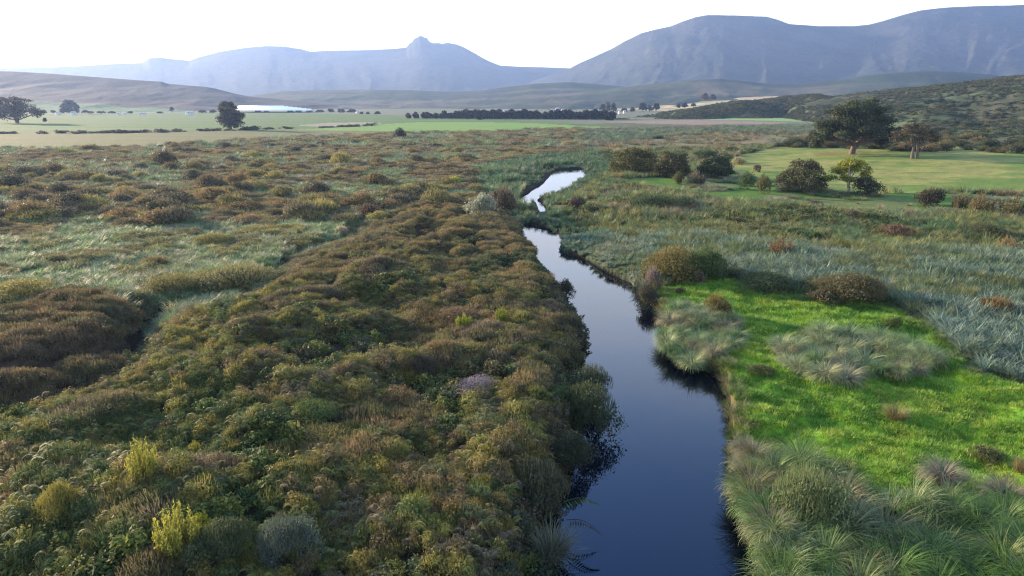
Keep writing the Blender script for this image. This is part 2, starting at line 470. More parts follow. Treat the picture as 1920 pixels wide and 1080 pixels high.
def plain(name, col, rough=0.8, noise=0.25, scale=3.0, spec=0.2):
    m = bpy.data.materials.new(name); m.use_nodes = True
    nt = m.node_tree; pr = nt.nodes["Principled BSDF"]
    pr.inputs["Roughness"].default_value = rough; pr.inputs["Specular IOR Level"].default_value = spec
    n = N(nt, "ShaderNodeTexNoise"); n.inputs["Scale"].default_value = scale; n.inputs["Detail"].default_value = 4
    tc = N(nt, "ShaderNodeTexCoord"); nt.links.new(tc.outputs["Object"], n.inputs["Vector"])
    mr = N(nt, "ShaderNodeMapRange"); mr.inputs[3].default_value = 1 - noise; mr.inputs[4].default_value = 1 + noise
    nt.links.new(n.outputs["Fac"], mr.inputs[0])
    s = N(nt, "ShaderNodeVectorMath", operation='SCALE'); s.inputs[0].default_value = col
    nt.links.new(mr.outputs[0], s.inputs["Scale"]); nt.links.new(s.outputs[0], pr.inputs["Base Color"])
    return m

M_INST = leaf_material("scattered_foliage", 'inst')
M_GRASSI = leaf_material("scattered_grass", 'inst', spread=0.4, trans=0.4, rough=0.55, spec=0.3)
M_LEAF = leaf_material("foliage", 'obj')
M_BLADE = leaf_material("grass_blades", 'obj', spread=0.5, trans=0.35, rough=0.55, spec=0.3)
M_BARK = plain("bark", (0.10, 0.08, 0.065), 0.9, 0.4, 2.0)
M_PALEBARK = plain("pale_bark", (0.30, 0.27, 0.22), 0.9, 0.3, 2.0)

# ------------------------------------------------------------------ ground sheet
def build_ground():
    ys = np.concatenate([[188.15, 188.3, 188.6, 189, 189.5, 190, 190.7, 191.5, 192.5], np.arange(193.5, 262, 1.0), np.arange(262, 420, 1.6), np.arange(420, 1150, 2.4), np.arange(1150, 2200, 12), [2400, 2800, 3600]])
    xs = np.concatenate([np.arange(-2600, -160, 30), np.arange(-160, 2080, 3.2), np.arange(2080, 4600, 30)])
    a = xs[None, :] - 960.0
    b = (F * cp + (540 - ys) * sp)[:, None]; c = (-F * sp + (540 - ys) * cp)[:, None]
    t = -CAM_H / c
    X = a * t; Y = b * t + 0 * a
    near = Y > 3.0
    Z = np.zeros_like(X)
    Z = ground_h(X.ravel(), Y.ravel()).reshape(X.shape)
    nr, nc = X.shape
    idx = np.arange(nr * nc).reshape(nr, nc)
    q = np.stack([idx[1:, :-1], idx[1:, 1:], idx[:-1, 1:], idx[:-1, :-1]], -1).reshape(-1, 4)
    x, y = X.ravel(), Y.ravel()
    D = np.hypot(x, y)
    n1 = fbm(x / 14, y / 14, 31)[:, None]; n2 = fbm(x / 60, y / 40, 41)[:, None]
    col = np.array([0.075, 0.085, 0.05])[None] * (0.6 + 0.8 * n1)
    def put(poly, c1, c2=None, nz=None, soft=None):
        nonlocal col
        m = poly.inside(x, y)[:, None]
        k = (smooth(0.35, 0.65, nz) if nz is not None else 0.5)
        cc = np.array(c1)[None] * (1 - k) + np.array(c2 if c2 is not None else c1)[None] * k
        col = np.where(m, cc, col)
    far = (D > 500)[:, None]
    col = np.where(far, np.array([0.10, 0.12, 0.075])[None] * (1 - smooth(.4, .6, n2)) + np.array([0.13, 0.125, 0.09])[None] * smooth(.4, .6, n2), col)
    st = (0.5 + 0.5 * np.sin(y / 9 + 2 * fbm(x / 80, y / 60, 5)))[:, None]
    put(FIELDS, (0.06, 0.12, 0.036), (0.085, 0.12, 0.048), st)
    put(KHAKI, (0.115, 0.112, 0.052), (0.095, 0.108, 0.046), fbm(x / 40, y / 9, 61)[:, None])
    put(MAUVE, (0.19, 0.17, 0.12)); put(BRIGHT, (0.11, 0.20, 0.05), (0.13, 0.20, 0.055), n1)
    put(FARGREEN, (0.15, 0.24, 0.08)); put(FARMAUVE, (0.18, 0.14, 0.11))
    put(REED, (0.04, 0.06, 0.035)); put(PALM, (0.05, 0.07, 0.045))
    put(TAN, (0.13, 0.11, 0.06), (0.09, 0.12, 0.06), n1)
    put(STRIP, (0.06, 0.115, 0.022), (0.09, 0.115, 0.04), n1)
    sun_streaks = smooth(.35, .65, fbm(x / 16, y / 4.5, 77))[:, None]  # yellowish bands of low sun, painted into the upper meadow's colour
    put(UPMEAD, (0.09, 0.14, 0.032), (0.175, 0.175, 0.055), 0.35 + 0.3 * sun_streaks)
    put(LAWN_L, (0.10, 0.15, 0.06)); put(LAWN_M, (0.10, 0.16, 0.07))
    put(MEAD, (0.05, 0.14, 0.014), (0.13, 0.25, 0.022), fbm(x / 2.2, y / 2.2, 88)[:, None])
    edge = MEAD.inside(x, y) & (RIVER.sd(x, y) > -0.75) & (RIVER.sd(x, y) < 1)
    col = np.where(edge[:, None], np.array([0.075, 0.07, 0.035])[None], col)
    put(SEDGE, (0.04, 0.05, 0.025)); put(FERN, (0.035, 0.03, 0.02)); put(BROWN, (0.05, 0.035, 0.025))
    # wet dark mud on the banks
    z = Z.ravel()
    col = np.where((z < -0.45)[:, None] & (D < 260)[:, None], np.array([0.018, 0.014, 0.010])[None], col)
    me = new_mesh("ground", np.stack([x, y, z], 1), q, [attr_material("ground_cover", noise=((0.35, 0.22), (3.0, 0.35)), bump=0.08, bump_scale=4.0)], {"col": ('FLOAT_COLOR', col)}, True)
    return link("ground", me, kind="structure")
build_ground()

# ------------------------------------------------------------------ water
def water_material():
    m = bpy.data.materials.new("river_water"); m.use_nodes = True
    nt = m.node_tree; pr = nt.nodes["Principled BSDF"]
    pr.inputs["Base Color"].default_value = (0.0012, 0.003, 0.007, 1)
    pr.inputs["Specular Tint"].default_value = (0.15, 0.42, 1, 1)
    pr.inputs["Roughness"].default_value = 0.03
    pr.inputs["IOR"].default_value = 1.5
    geo = N(nt, "ShaderNodeNewGeometry")
    n = N(nt, "ShaderNodeTexNoise"); n.inputs["Scale"].default_value = 1.4; n.inputs["Detail"].default_value = 3
    mp = N(nt, "ShaderNodeMapping"); mp.inputs["Scale"].default_value = (1, 0.45, 1)
    nt.links.new(geo.outputs["Position"], mp.inputs[0]); nt.links.new(mp.outputs[0], n.inputs["Vector"])
    b = N(nt, "ShaderNodeBump"); b.inputs["Distance"].default_value = 0.012; b.inputs["Strength"].default_value = 0.5
    nt.links.new(n.outputs["Fac"], b.inputs["Height"]); nt.links.new(b.outputs[0], pr.inputs["Normal"])
    return m
xs = np.linspace(-20, 45, 14); ys = np.linspace(2, 185, 40)
XX, YY = np.meshgrid(xs, ys)
ii = np.arange(XX.size).reshape(XX.shape)
qq = np.stack([ii[:-1, :-1], ii[:-1, 1:], ii[1:, 1:], ii[1:, :-1]], -1).reshape(-1, 4)
link("water", new_mesh("water", np.stack([XX.ravel(), YY.ravel(), np.full(XX.size, WATER)], 1), qq, [water_material()]), kind="structure")

# ------------------------------------------------------------------ hills and mountains
def interp(pts, x):
    p = np.array(pts, float)
    return np.interp(x, p[:, 0], p[:, 1])

def range_mesh(name, crest, base, dist_crest, x0, x1, step, rows, colf, amp, freq, matl, profile=1.0, back=0.5, detail_crest=1.0, seed=0, zbase=-3.0):
    """a range of hills: crest line at its own distance, a front that comes down to the plain, a back that falls away.
    base: (x, distance) of the foot"""
    px = np.arange(x0, x1 + step, step)
    cy = interp(crest, px)
    dc = interp(dist_crest, px) if not np.isscalar(dist_crest) else np.full(px.shape, float(dist_crest))
    db = interp(base, px)
    a, b, c = ray(px, cy)
    zc = CAM_H + c * dc / b
    v = np.concatenate([np.linspace(0, 1, rows), 1 + np.linspace(0, 1, rows // 3 + 2)[1:] * back])
    V, PX = np.meshgrid(v, px, indexing='ij')
    Dd = db[None] + (dc - db)[None] * V
    X = (PX - 960) / F / cp * Dd * (1.0)
    Y = Dd
    front = np.clip(V, 0, 1)
    h = np.where(V <= 1, (front * front * (3 - 2 * front)) * (1 - profile) + profile * (0.25 * front + 0.75 * front ** 2), 1 - (V - 1) / back)
    kw = max(1, int(36 / step)); zs = np.convolve(np.pad(zc, 2 * kw, mode='edge'), np.hanning(4 * kw + 1) / np.hanning(4 * kw + 1).sum(), mode='valid')
    zz_ = zs[None] + (zc - zs)[None] * smooth(0.72, 1.0, V)      # the crest's detail dies out down the slope
    Z = zbase + (zz_ - zbase) * np.clip(h, 0, 1)
    rel = np.sin(np.pi * np.clip(V, 0, 1)) ** 0.7
    wx = PX * 2.6 + 160 * fbm(PX / 90, V * 2.2, seed + 2, 3) if freq > 200 else X + 40 * fbm(X / 90, Y / 60, seed + 2, 3)
    vv = V * 0.9 if freq > 200 else Y / (freq * 2.2)
    rid = 1 - np.abs(2 * fbm(wx / freq, vv, seed + 3, 5) - 1) * 2
    rid2 = fbm(X / (freq * 0.22), Y / (freq * 0.3), seed + 9, 4) - 0.5
    Z = Z + amp * (rid - 0.5) * rel + amp * 0.35 * rid2 * np.minimum(1, rel + 0.15 * detail_crest)
    x, y, z = X.ravel(), Y.ravel(), Z.ravel()
    nr, nc = X.shape
    idx = np.arange(nr * nc).reshape(nr, nc)
    q = np.stack([idx[:-1, :-1], idx[:-1, 1:], idx[1:, 1:], idx[1:, :-1]], -1).reshape(-1, 4)
    col = colf(x, y, z, V.ravel(), PX.ravel())
    me = new_mesh(name, np.stack([x, y, z], 1), q, [matl], {"col": ('FLOAT_COLOR', col)}, True)
    return link(name, me, kind="structure"), (px, v, X, Y, Z)

def mixc(a, b, k):
    k = np.asarray(k)[:, None]
    return np.array(a)[None] * (1 - k) + np.array(b)[None] * k

M_MOUNT = attr_material("mountain_slopes", noise=((0.008, 0.35), (0.05, 0.4)), bump=7.0, bump_scale=0.03)
M_HILL = attr_material("hill_slopes", noise=((0.02, 0.25), (0.12, 0.35)), bump=1.0, bump_scale=0.15)

def c_mount(x, y, z, V, px):
    k = smooth(0.42, 0.62, fbm(x / 140, z / 60, 4, 5))
    return mixc((0.030, 0.038, 0.034), (0.065, 0.062, 0.055), k * smooth(40, 300, z) * 0.55)

LM = [(-400, 135), (100, 128), (200, 125), (270, 120), (325, 118), (338, 109), (355, 107.5), (370, 110), (400, 113), (405, 114), (420, 108), (460, 97), (500, 90), (540, 86), (570, 87), (600, 92), (615, 97),
      (640, 95), (700, 94), (750, 92), (780, 89), (785, 81), (789, 80), (794, 72), (799, 70), (803, 67), (808, 68), (812, 71), (815, 70.5), (819, 78), (826, 81), (835, 80.5), (841, 82), (850, 80), (868, 84), (880, 90), (895, 99), (910, 109), (925, 117), (940, 123), (970, 125), (1010, 126), (1060, 128), (1200, 132), (1500, 140)]
range_mesh("mountain_range", LM, [(-400, 2300), (600, 2600), (1500, 2600)], 5000, -400, 1500, 3, 60, c_mount, 18, 260, M_MOUNT, seed=10)
RM = [(940, 170), (1000, 150), (1040, 136), (1060, 128), (1075, 119), (1090, 112), (1110, 102), (1130, 92), (1150, 79), (1180, 62), (1205, 55), (1230, 49), (1245, 42), (1270, 32), (1290, 28), (1340, 29), (1390, 31), (1410, 37), (1430, 45), (1480, 49), (1540, 49),
      (1565, 46), (1590, 39), (1620, 28), (1650, 19), (1690, 14), (1750, 11), (1800, 10), (1850, 7), (1920, 8), (2000, 8), (2200, 26), (2400, 50), (2700, 90)]
range_mesh("mountain_massif", RM, [(940, 3200), (1060, 2500), (1200, 2150), (2700, 1800)], [(940, 4200), (1200, 3700), (2700, 3300)], 940, 2700, 3, 90, c_mount, 24, 260, M_MOUNT, seed=30)

def c_foot(x, y, z, V, px):
    k = smooth(0.48, 0.6, fbm(x / 260, y / 90, 14, 3))
    k2 = smooth(0.52, 0.6, fbm(x / 300 + 9, y / 120, 24, 3))
    c = mixc((0.03, 0.042, 0.03), (0.12, 0.10, 0.07), k * 0.5)
    return c * (1 - 0.5 * k2[:, None]) + np.array([0.03, 0.05, 0.025])[None] * 0.5 * k2[:, None]
range_mesh("foothills", [(380, 200), (480, 184), (530, 176), (560, 171), (620, 169), (700, 168), (780, 169), (840, 172), (900, 171), (950, 163), (1000, 157), (1060, 154), (1110, 158), (1180, 165), (1260, 172), (1400, 176)],
           [(380, 1280), (1400, 1200)], 2050, 380, 1400, 4, 40, c_foot, 6, 110, M_HILL, seed=50)
range_mesh("foothills", [(1020, 178), (1100, 170), (1180, 160), (1230, 155), (1270, 150), (1320, 148), (1350, 151), (1400, 157), (1460, 157), (1500, 152), (1545, 147), (1570, 141), (1600, 137), (1660, 133), (1720, 134), (1780, 139), (1860, 150), (1990, 160), (2200, 165)],
           [(1020, 1150), (2200, 1000)], 1750, 1020, 2200, 4, 40, c_foot, 7, 100, M_HILL, seed=60)
def c_wheat(x, y, z, V, px):
    k = smooth(0.45, 0.5, fbm(x / 120, y / 60, 71, 2))
    c = mixc((0.16, 0.19, 0.08), (0.34, 0.26, 0.15), k)
    pxx = px
    return c
range_mesh("wheat_slope", [(1060, 203), (1130, 201), (1170, 199), (1240, 192), (1290, 187), (1340, 184), (1400, 181), (1460, 179), (1600, 180), (1800, 184)],
           [(1060, 900), (1800, 900)], 1450, 1060, 1800, 4, 24, c_wheat, 1.2, 90, M_HILL, seed=70)

def c_lefthill(x, y, z, V, px):
    lim = np.interp(px, [-400, 0, 250, 330, 420, 520, 760], [0.42, 0.42, 0.36, 0.28, 0.12, 0.0, -0.1])
    k = smooth(lim - 0.01, lim + 0.02, V + (fbm(x / 50, y / 50, 81, 3) - 0.5) * 0.05)
    bands = 0.5 + 0.5 * np.sign(np.sin(V * 46 + 3 * fbm(x / 200, y / 200, 82, 2)))
    g = mixc((0.07, 0.11, 0.045), (0.06, 0.12, 0.042), bands)
    d = mixc((0.020, 0.021, 0.016), (0.042, 0.038, 0.030), smooth(0.4, 0.6, fbm(x / 60, y / 90, 83, 4)))
    return g * (1 - k[:, None]) + d * k[:, None]
LH = [(-400, 180), (-200, 165), (-60, 150), (0, 140.5), (18, 135), (40, 132.5), (100, 134), (150, 137), (200, 141), (260, 146), (320, 151), (352, 153), (365, 157), (430, 163), (445, 166), (480, 176), (505, 181), (560, 187), (600, 191), (660, 198), (720, 206), (760, 212)]
lh, _ = range_mesh("left_hill", LH, [(-400, 760), (300, 900), (760, 1250)], [(-400, 1500), (760, 1500)], -400, 760, 3, 60, c_lefthill, 4, 120, M_HILL, seed=80)
lh.name = "hill"

def c_righthill(x, y, z, V, px):
    k = smooth(0.42, 0.6, fbm(x / 22, y / 30, 91, 4))
    k2 = smooth(0.55, 0.68, fbm(x / 40 + 5, y / 40, 93, 3))
    d = mixc((0.028, 0.034, 0.018), (0.052, 0.055, 0.032), k)
    g = np.array([0.06, 0.085, 0.04])[None]
    d = d * (1 - 0.7 * k2[:, None]) + g * 0.7 * k2[:, None]
    road = np.exp(-((px - 1790 + (V - 0.72) * 100) / 60) ** 2) * np.exp(-((V - 0.78) / 0.008) ** 2)
    return d
RH = [(1150, 224), (1200, 217), (1240, 209), (1300, 199), (1350, 191), (1400, 186), (1440, 181), (1470, 178), (1490, 178), (1520, 181), (1560, 176), (1590, 171), (1640, 166), (1680, 163), (1700, 159), (1740, 156), (1780, 150), (1830, 144), (1880, 137), (1920, 133), (1990, 125), (2100, 110), (2400, 80), (2800, 60)]
RHB = [(1150, 600), (1240, 590), (1300, 600), (1380, 640), (1440, 660), (1480, 520), (1530, 400), (1570, 310), (1640, 265), (1700, 240), (1920, 232), (2100, 200), (2800, 140)]
rh, RHG = range_mesh("right_hill", RH, RHB, [(1150, 690), (1440, 800), (1500, 760), (1700, 700), (1920, 620), (2800, 450)], 1150, 2800, 3, 110, c_righthill, 9.0, 75, M_HILL, profile=0.35, seed=90, zbase=-1.0)
rh.name = "hill"

def hill_z(X, Y):
    """height on the right hill by nearest grid sample"""
    px, v, GX, GY, GZ = RHG
    p = 960 + F * cp * X / Y
    j = int(np.clip(round((p - px[0]) / (px[1] - px[0])), 0, len(px) - 1))
    i = int(np.argmin(np.abs(GY[:, j] - Y)))
    return GZ[i, j]

# ------------------------------------------------------------------ scattered ground cover (one object per kind of cover)
def scatter(name, variants, pos, scale, rot, vid, tint, mat, label, cat, tiltz=0.0):
    """one object: its mesh holds the plant shapes and one loose vertex per plant; the modifier sets the shapes on the vertices"""
    V = []; Q = []; S = []; ID = []; n = 0
    for k, (v, q, s) in enumerate(variants):
        V.append(v); Q.append(q + n); S.append(s); ID.append(np.full(len(v), k)); n += len(v)
    npt = len(pos)
    V.append(pos); S.append(np.zeros(npt)); ID.append(np.full(npt, -1))
    tot = n + npt
    def ext(a, w=None):
        z = np.zeros((n,) + np.shape(a)[1:]); return np.concatenate([z, a])
    me = new_mesh(name, np.concatenate(V), np.concatenate(Q), [mat], {
        "shade": ('FLOAT', np.concatenate(S)), "vid": ('INT', np.concatenate(ID)), "pick": ('INT', ext(vid)),
        "psc": ('FLOAT_VECTOR', ext(scale)), "prot": ('FLOAT_VECTOR', ext(rot)), "tint": ('FLOAT_VECTOR', ext(tint))})
    o = link(name, me)
    tag(o, label, cat, None, "stuff")
    nt = bpy.data.node_groups.new(name + "_spread", "GeometryNodeTree")
    nt.interface.new_socket("Geometry", in_out='INPUT', socket_type='NodeSocketGeometry')
    nt.interface.new_socket("Geometry", in_out='OUTPUT', socket_type='NodeSocketGeometry')
    gi = N(nt, "NodeGroupInput"); go = N(nt, "NodeGroupOutput")
    def attr(nm, t):
        a = N(nt, "GeometryNodeInputNamedAttribute", data_type=t); a.inputs["Name"].default_value = nm
        return a.outputs["Attribute"]
    def sep(val):
        c = N(nt, "FunctionNodeCompare", data_type='INT', operation='EQUAL')
        ins = [i for i in c.inputs if i.type == 'INT']
        nt.links.new(attr("vid", 'INT'), ins[0]); ins[1].default_value = val
        s = N(nt, "GeometryNodeSeparateGeometry", domain='POINT')
        nt.links.new(gi.outputs[0], s.inputs[0]); nt.links.new(c.outputs[0], s.inputs["Selection"])
        return s.outputs[0]
    j = N(nt, "GeometryNodeGeometryToInstance")
    for k in range(len(variants)): nt.links.new(sep(k), j.inputs[0])
    mp = N(nt, "GeometryNodeMeshToPoints"); nt.links.new(sep(-1), mp.inputs[0])
    ip = N(nt, "GeometryNodeInstanceOnPoints")
    nt.links.new(mp.outputs[0], ip.inputs["Points"]); nt.links.new(j.outputs[0], ip.inputs["Instance"])
    ip.inputs["Pick Instance"].default_value = True
    nt.links.new(attr("pick", 'INT'), ip.inputs["Instance Index"])
    nt.links.new(attr("prot", 'FLOAT_VECTOR'), ip.inputs["Rotation"])
    nt.links.new(attr("psc", 'FLOAT_VECTOR'), ip.inputs["Scale"])
    nt.links.new(ip.outputs[0], go.inputs[0])
    md = o.modifiers.new("spread", 'NODES'); md.node_group = nt
    return o

def candidates(density, y0, y1, xl=-420, xr=2380, seed=1):
    """random ground points between distances y0,y1 within the view and a margin"""
    rng = np.random.default_rng(seed)
    k0, k1 = (xl - 960) / (F * cp), (xr - 960) / (F * cp)
    k0 *= 1.25; k1 *= 1.25
    area = (k1 - k0) * (y1 ** 2 - y0 ** 2) / 2 
    n = int(area * density)
    Y = np.sqrt(rng.uniform(y0 ** 2, y1 ** 2, n)); X = Y * rng.uniform(k0, k1, n)
    px, py = topix(X, Y, 0.5)
    m = (px > xl) & (px < xr) & (py < 1260)
    return X[m], Y[m]

def palette(cols, X, Y, wl, seed, jit=0.12, bright=0.25):
    """coherent patches of colour"""
    rng = np.random.default_rng(seed)
    n = fbm(X / wl, Y / wl, seed, 3)
    t = np.clip((n - 0.27) / 0.46 + rng.normal(0, jit, len(X)), 0, 0.999) * (len(cols) - 1)
    i = t.astype(int); f = (t - i)[:, None]
    C = np.array(cols)
    c = C[i] * (1 - f) + C[np.minimum(i + 1, len(cols) - 1)] * f
    return c * rng.uniform(1 - bright, 1 + bright, (len(X), 1))

class Cover:
    def __init__(self, name, variants, mat, label, cat):
        self.a = (name, variants, mat, label, cat); self.pos = []; self.sc = []; self.tint = []
    def add(self, X, Y, scale, tint, zoff=0.0, Z=None):
        if self.a[0] != "hillside_scrub" and self.a[0] != "grass":
            # growth is lower close to open water further off
            f = np.where(Y > 62, 0.38 + 0.62 * np.clip(-BANKGAP(X, Y) / 9.0, 0, 1), 1.0)
            f = np.where(X < 2, 1.0, f)
            scale = scale * (f[:, None] if np.ndim(scale) == 2 else f)
            s1 = scale[:, 2] if np.ndim(scale) == 2 else scale
            k = ~hides_water(X, Y, s1 * {"reeds": 1.0, "rushes": .8, "bracken": .6}.get(self.a[0], .7))
            X, Y, scale, tint = X[k], Y[k], scale[k], tint[k]
            Z = Z[k] if Z is not None else None
        z = ground_h(X, Y) if Z is None else Z
        self.pos.append(np.stack([X, Y, z + zoff], 1)); self.sc.append(scale if np.ndim(scale) == 2 else np.repeat(np.asarray(scale)[:, None], 3, 1)); self.tint.append(tint)
    def build(self, tilt=0.12, seed=5):
        rng = np.random.default_rng(seed)
        pos = np.concatenate(self.pos); sc = np.concatenate(self.sc); ti = np.concatenate(self.tint); n = len(pos)
        rot = np.stack([rng.normal(0, tilt, n), rng.normal(0, tilt, n), rng.uniform(0, 2 * math.pi, n)], 1)
        name, var, mat, label, cat = self.a
        print(name, n)
        return scatter(name, var, pos, sc, rot, rng.integers(0, len(var), n), ti, mat, label, cat)

rr = np.random.default_rng
def bracken_clump(seed, nf, L, up, nleaf, h):
    """fronds thrust out of an uneven mass of small leaflets"""
    a = fern(nf, L, rr(seed), up); b = bush_geo(seed + 50, nleaf, 0.12, h, 7, nleaf // 4)
    v2 = b[0] * np.array([0.62, 0.62, 1.0]) * np.array([1, 1, .8])
    return np.concatenate([a[0], v2]), np.concatenate([a[1], b[1] + len(a[0])]), np.concatenate([a[2], b[2]])
V_FERN = [bracken_clump(100 + i, 8, 0.55, 1.0, 420, .75) for i in range(5)] + [bracken_clump(130 + i, 6, 0.8, 1.05, 360, .6) for i in range(3)] + [bracken_clump(140 + i, 5, 0.65, 1.6, 460, 1.0) for i in range(2)]
V_HEATH = [bush_geo(200 + i, 300, 0.13, 0.8, 6, 260) for i in range(5)]
V_SCRUB = [bush_geo(300 + i, 420, 0.17, 0.75, 7) for i in range(5)]
V_REED = [blades(60, 1.25, 0.045, 0.55, 0.22, 0.45, 3, rr(400 + i)) for i in range(5)]
V_PALM = [blades(55, 1.15, 0.07, 0.9, 0.45, 0.22, 4, rr(500 + i)) for i in range(5)]
V_SOFT = [blades(110, 0.75, 0.035, 1.2, 0.45, 0.5, 3, rr(600 + i)) for i in range(4)]
V_TURF = [blades(46, 0.17, 0.017, 0.9, 0.5, 0.26, 2, rr(700 + i)) for i in range(5)]

bracken = Cover("bracken", V_FERN, M_INST, "tangled green, olive and rust bracken covering the mounded bank left of the river", "bracken")
heath = Cover("heath_scrub", V_HEATH, M_INST, "low brown and mauve heath scrub filling the floodplain on the left", "scrub")
scrub = Cover("leafy_scrub", V_SCRUB, M_INST, "low dense leafy scrub growing through the marsh and banks", "scrub")
reeds = Cover("reeds", V_REED, M_GRASSI, "dark green and olive reeds of the marsh round the river bend", "reeds")
palmiet = Cover("rushes", V_PALM, M_GRASSI, "spiky blue grey rushes spreading right of the bright green meadow", "rushes")
soft = Cover("tall_grass", V_SOFT, M_GRASSI, "pale grey green tall grass in openings among the scrub", "grass")
turf = Cover("grass", V_TURF, M_GRASSI, "bright green short grass of the riverside meadow", "grass")

BANKGAP = lambda X, Y: np.maximum(np.maximum(RIVER.sd(X, Y), POOL.sd(X, Y)), SLIT.sd(X, Y))
GREENS = [(0.062, 0.088, 0.034), (0.078, 0.106, 0.034), (0.125, 0.132, 0.034), (0.180, 0.160, 0.038), (0.140, 0.110, 0.044), (0.115, 0.092, 0.060), (0.080, 0.102, 0.046), (0.140, 0.140, 0.040)]
BROWNS = [(0.120, 0.102, 0.060), (0.100, 0.088, 0.056), (0.155, 0.118, 0.055), (0.155, 0.145, 0.055), (0.095, 0.100, 0.054), (0.130, 0.110, 0.075)]

# bracken on the near left mound
HPATCH = [(600, 500, 130, 22), (945, 450, 50, 28), (965, 520, 45, 28), (860, 470, 45, 18), (770, 452, 55, 16), (740, 430, 60, 13), (860, 602, 95, 34), (1010, 590, 25, 40), (750, 768, 95, 24), (840, 660, 70, 20),
          (365, 885, 80, 20), (250, 985, 90, 30), (610, 838, 120, 14), (860, 395, 60, 14), (700, 520, 50, 14), (1000, 700, 30, 30), (120, 900, 60, 14)]
for (dens, y0, y1, s0, s1, sd) in ((9.0, 15, 34, .55, 1.1, 1), (7.0, 34, 60, .6, 1.1, 2), (4.5, 60, 110, .75, 1.25, 3)):
    X, Y = candidates(dens, y0, y1, xr=1200, seed=sd)
    s = FERN.sd(X, Y) + (fbm(X / 1.5, Y / 1.5, 8) - 0.5) * 1.2
    m = s > -0.35
    gl = np.minimum(linedist(GULLY, X, Y), 99) > 0.8
    X, Y = X[m & gl], Y[m & gl]
    # rust heath patches break the bracken
    hp = fbm(X / 6.5, Y / 8.5, 55, 3) + 0.10 * smooth(40, 80, Y) 
    hx_, hy_ = topix(X, Y, 1.6)
    jn = fbm(X / 2.5, Y / 2.5, 57, 3) - .5
    isH = hp > 0.70
    for bx, by, rx, ry in HPATCH:
        isH |= ((hx_ - bx) / rx) ** 2 + ((hy_ - by) / ry) ** 2 < 1 + 2.4 * jn
    t = palette(GREENS, X, Y, 5.5, 101 + 0 * sd, 0.22, 0.3)
    rng = rr(sd)
    Xf, Yf, tf = X[~isH], Y[~isH], t[~isH]
    k = smooth(45, 80, Yf)[:, None]
    tf = tf * (1 - 0.55 * k) + np.array([0.10, 0.078, 0.055])[None] * 0.55 * k
    vs = 0.62 + 0.85 * fbm(Xf / 3.2, Yf / 3.2, 58, 2)
    mixn = fbm(Xf / 3.6 + 40, Yf / 4.5, 59, 3) > 0.60
    bracken.add(Xf[~mixn], Yf[~mixn], (rng.uniform(s0, s1, len(Xf)) * vs)[~mixn], tf[~mixn], 0.05)
    k2 = mixn & (rng.uniform(size=len(Xf)) < 0.4)
    scrub.add(Xf[k2], Yf[k2], (rng.uniform(.5, 1.0, len(Xf)) * vs)[k2], tf[k2] * np.array([0.72, 0.85, 0.8]), 0.0)
    Xh, Yh = X[isH], Y[isH]
    th = palette([(0.12, 0.105, 0.048), (0.14, 0.102, 0.055), (0.125, 0.12, 0.045), (0.085, 0.085, 0.045), (0.10, 0.085, 0.055)], Xh, Yh, 3.0, 102, 0.2, 0.25)
    keep = rng.uniform(size=len(Xh)) < 0.5
    heath.add(Xh[keep], Yh[keep], rng.uniform(.6, 1.05, keep.sum()), th[keep], -0.05)
# edge of the bank: dark leafy growth down to the water
X, Y = candidates(5.0, 17, 95, xl=850, xr=1250, seed=9)
s = FERN.sd(X, Y); r = RIVER.sd(X, Y)
m = (s > -0.9) & (s < 1.0) & (r > -1.6) & (r < 0.5)
X, Y = X[m], Y[m]; rng = rr(9)
scrub.add(X, Y, rng.uniform(.45, .95, len(X)), palette([(0.05, 0.06, 0.035), (0.07, 0.075, 0.035), (0.085, 0.065, 0.045), (0.05, 0.065, 0.04)], X, Y, 3, 19), 0, np.maximum(ground_h(X, Y), WATER + 0.05))
# brown mass beyond the gully
X, Y = candidates(3.0, 25, 75, xr=400, seed=10); m = BROWN.sd(X, Y) > -0.4; m &= linedist(GULLY, X, Y) > 0.7
X, Y = X[m], Y[m]; rng = rr(10)
t = palette([(0.10, 0.080, 0.048), (0.085, 0.072, 0.045), (0.12, 0.095, 0.045), (0.08, 0.08, 0.042)], X, Y, 4, 29, 0.2)
sun_rim = smooth(2.5, 0.3, BROWN.sd(X, Y)) * smooth(47, 55, Y)  # far edge tinted gold: low sunlight painted into the plant colour
t = t * (1 - sun_rim[:, None] * 0.6) + np.array([0.26, 0.16, 0.045])[None] * sun_rim[:, None] * 0.6
heath.add(X, Y, rng.uniform(.6, 1.15, len(X)), t)

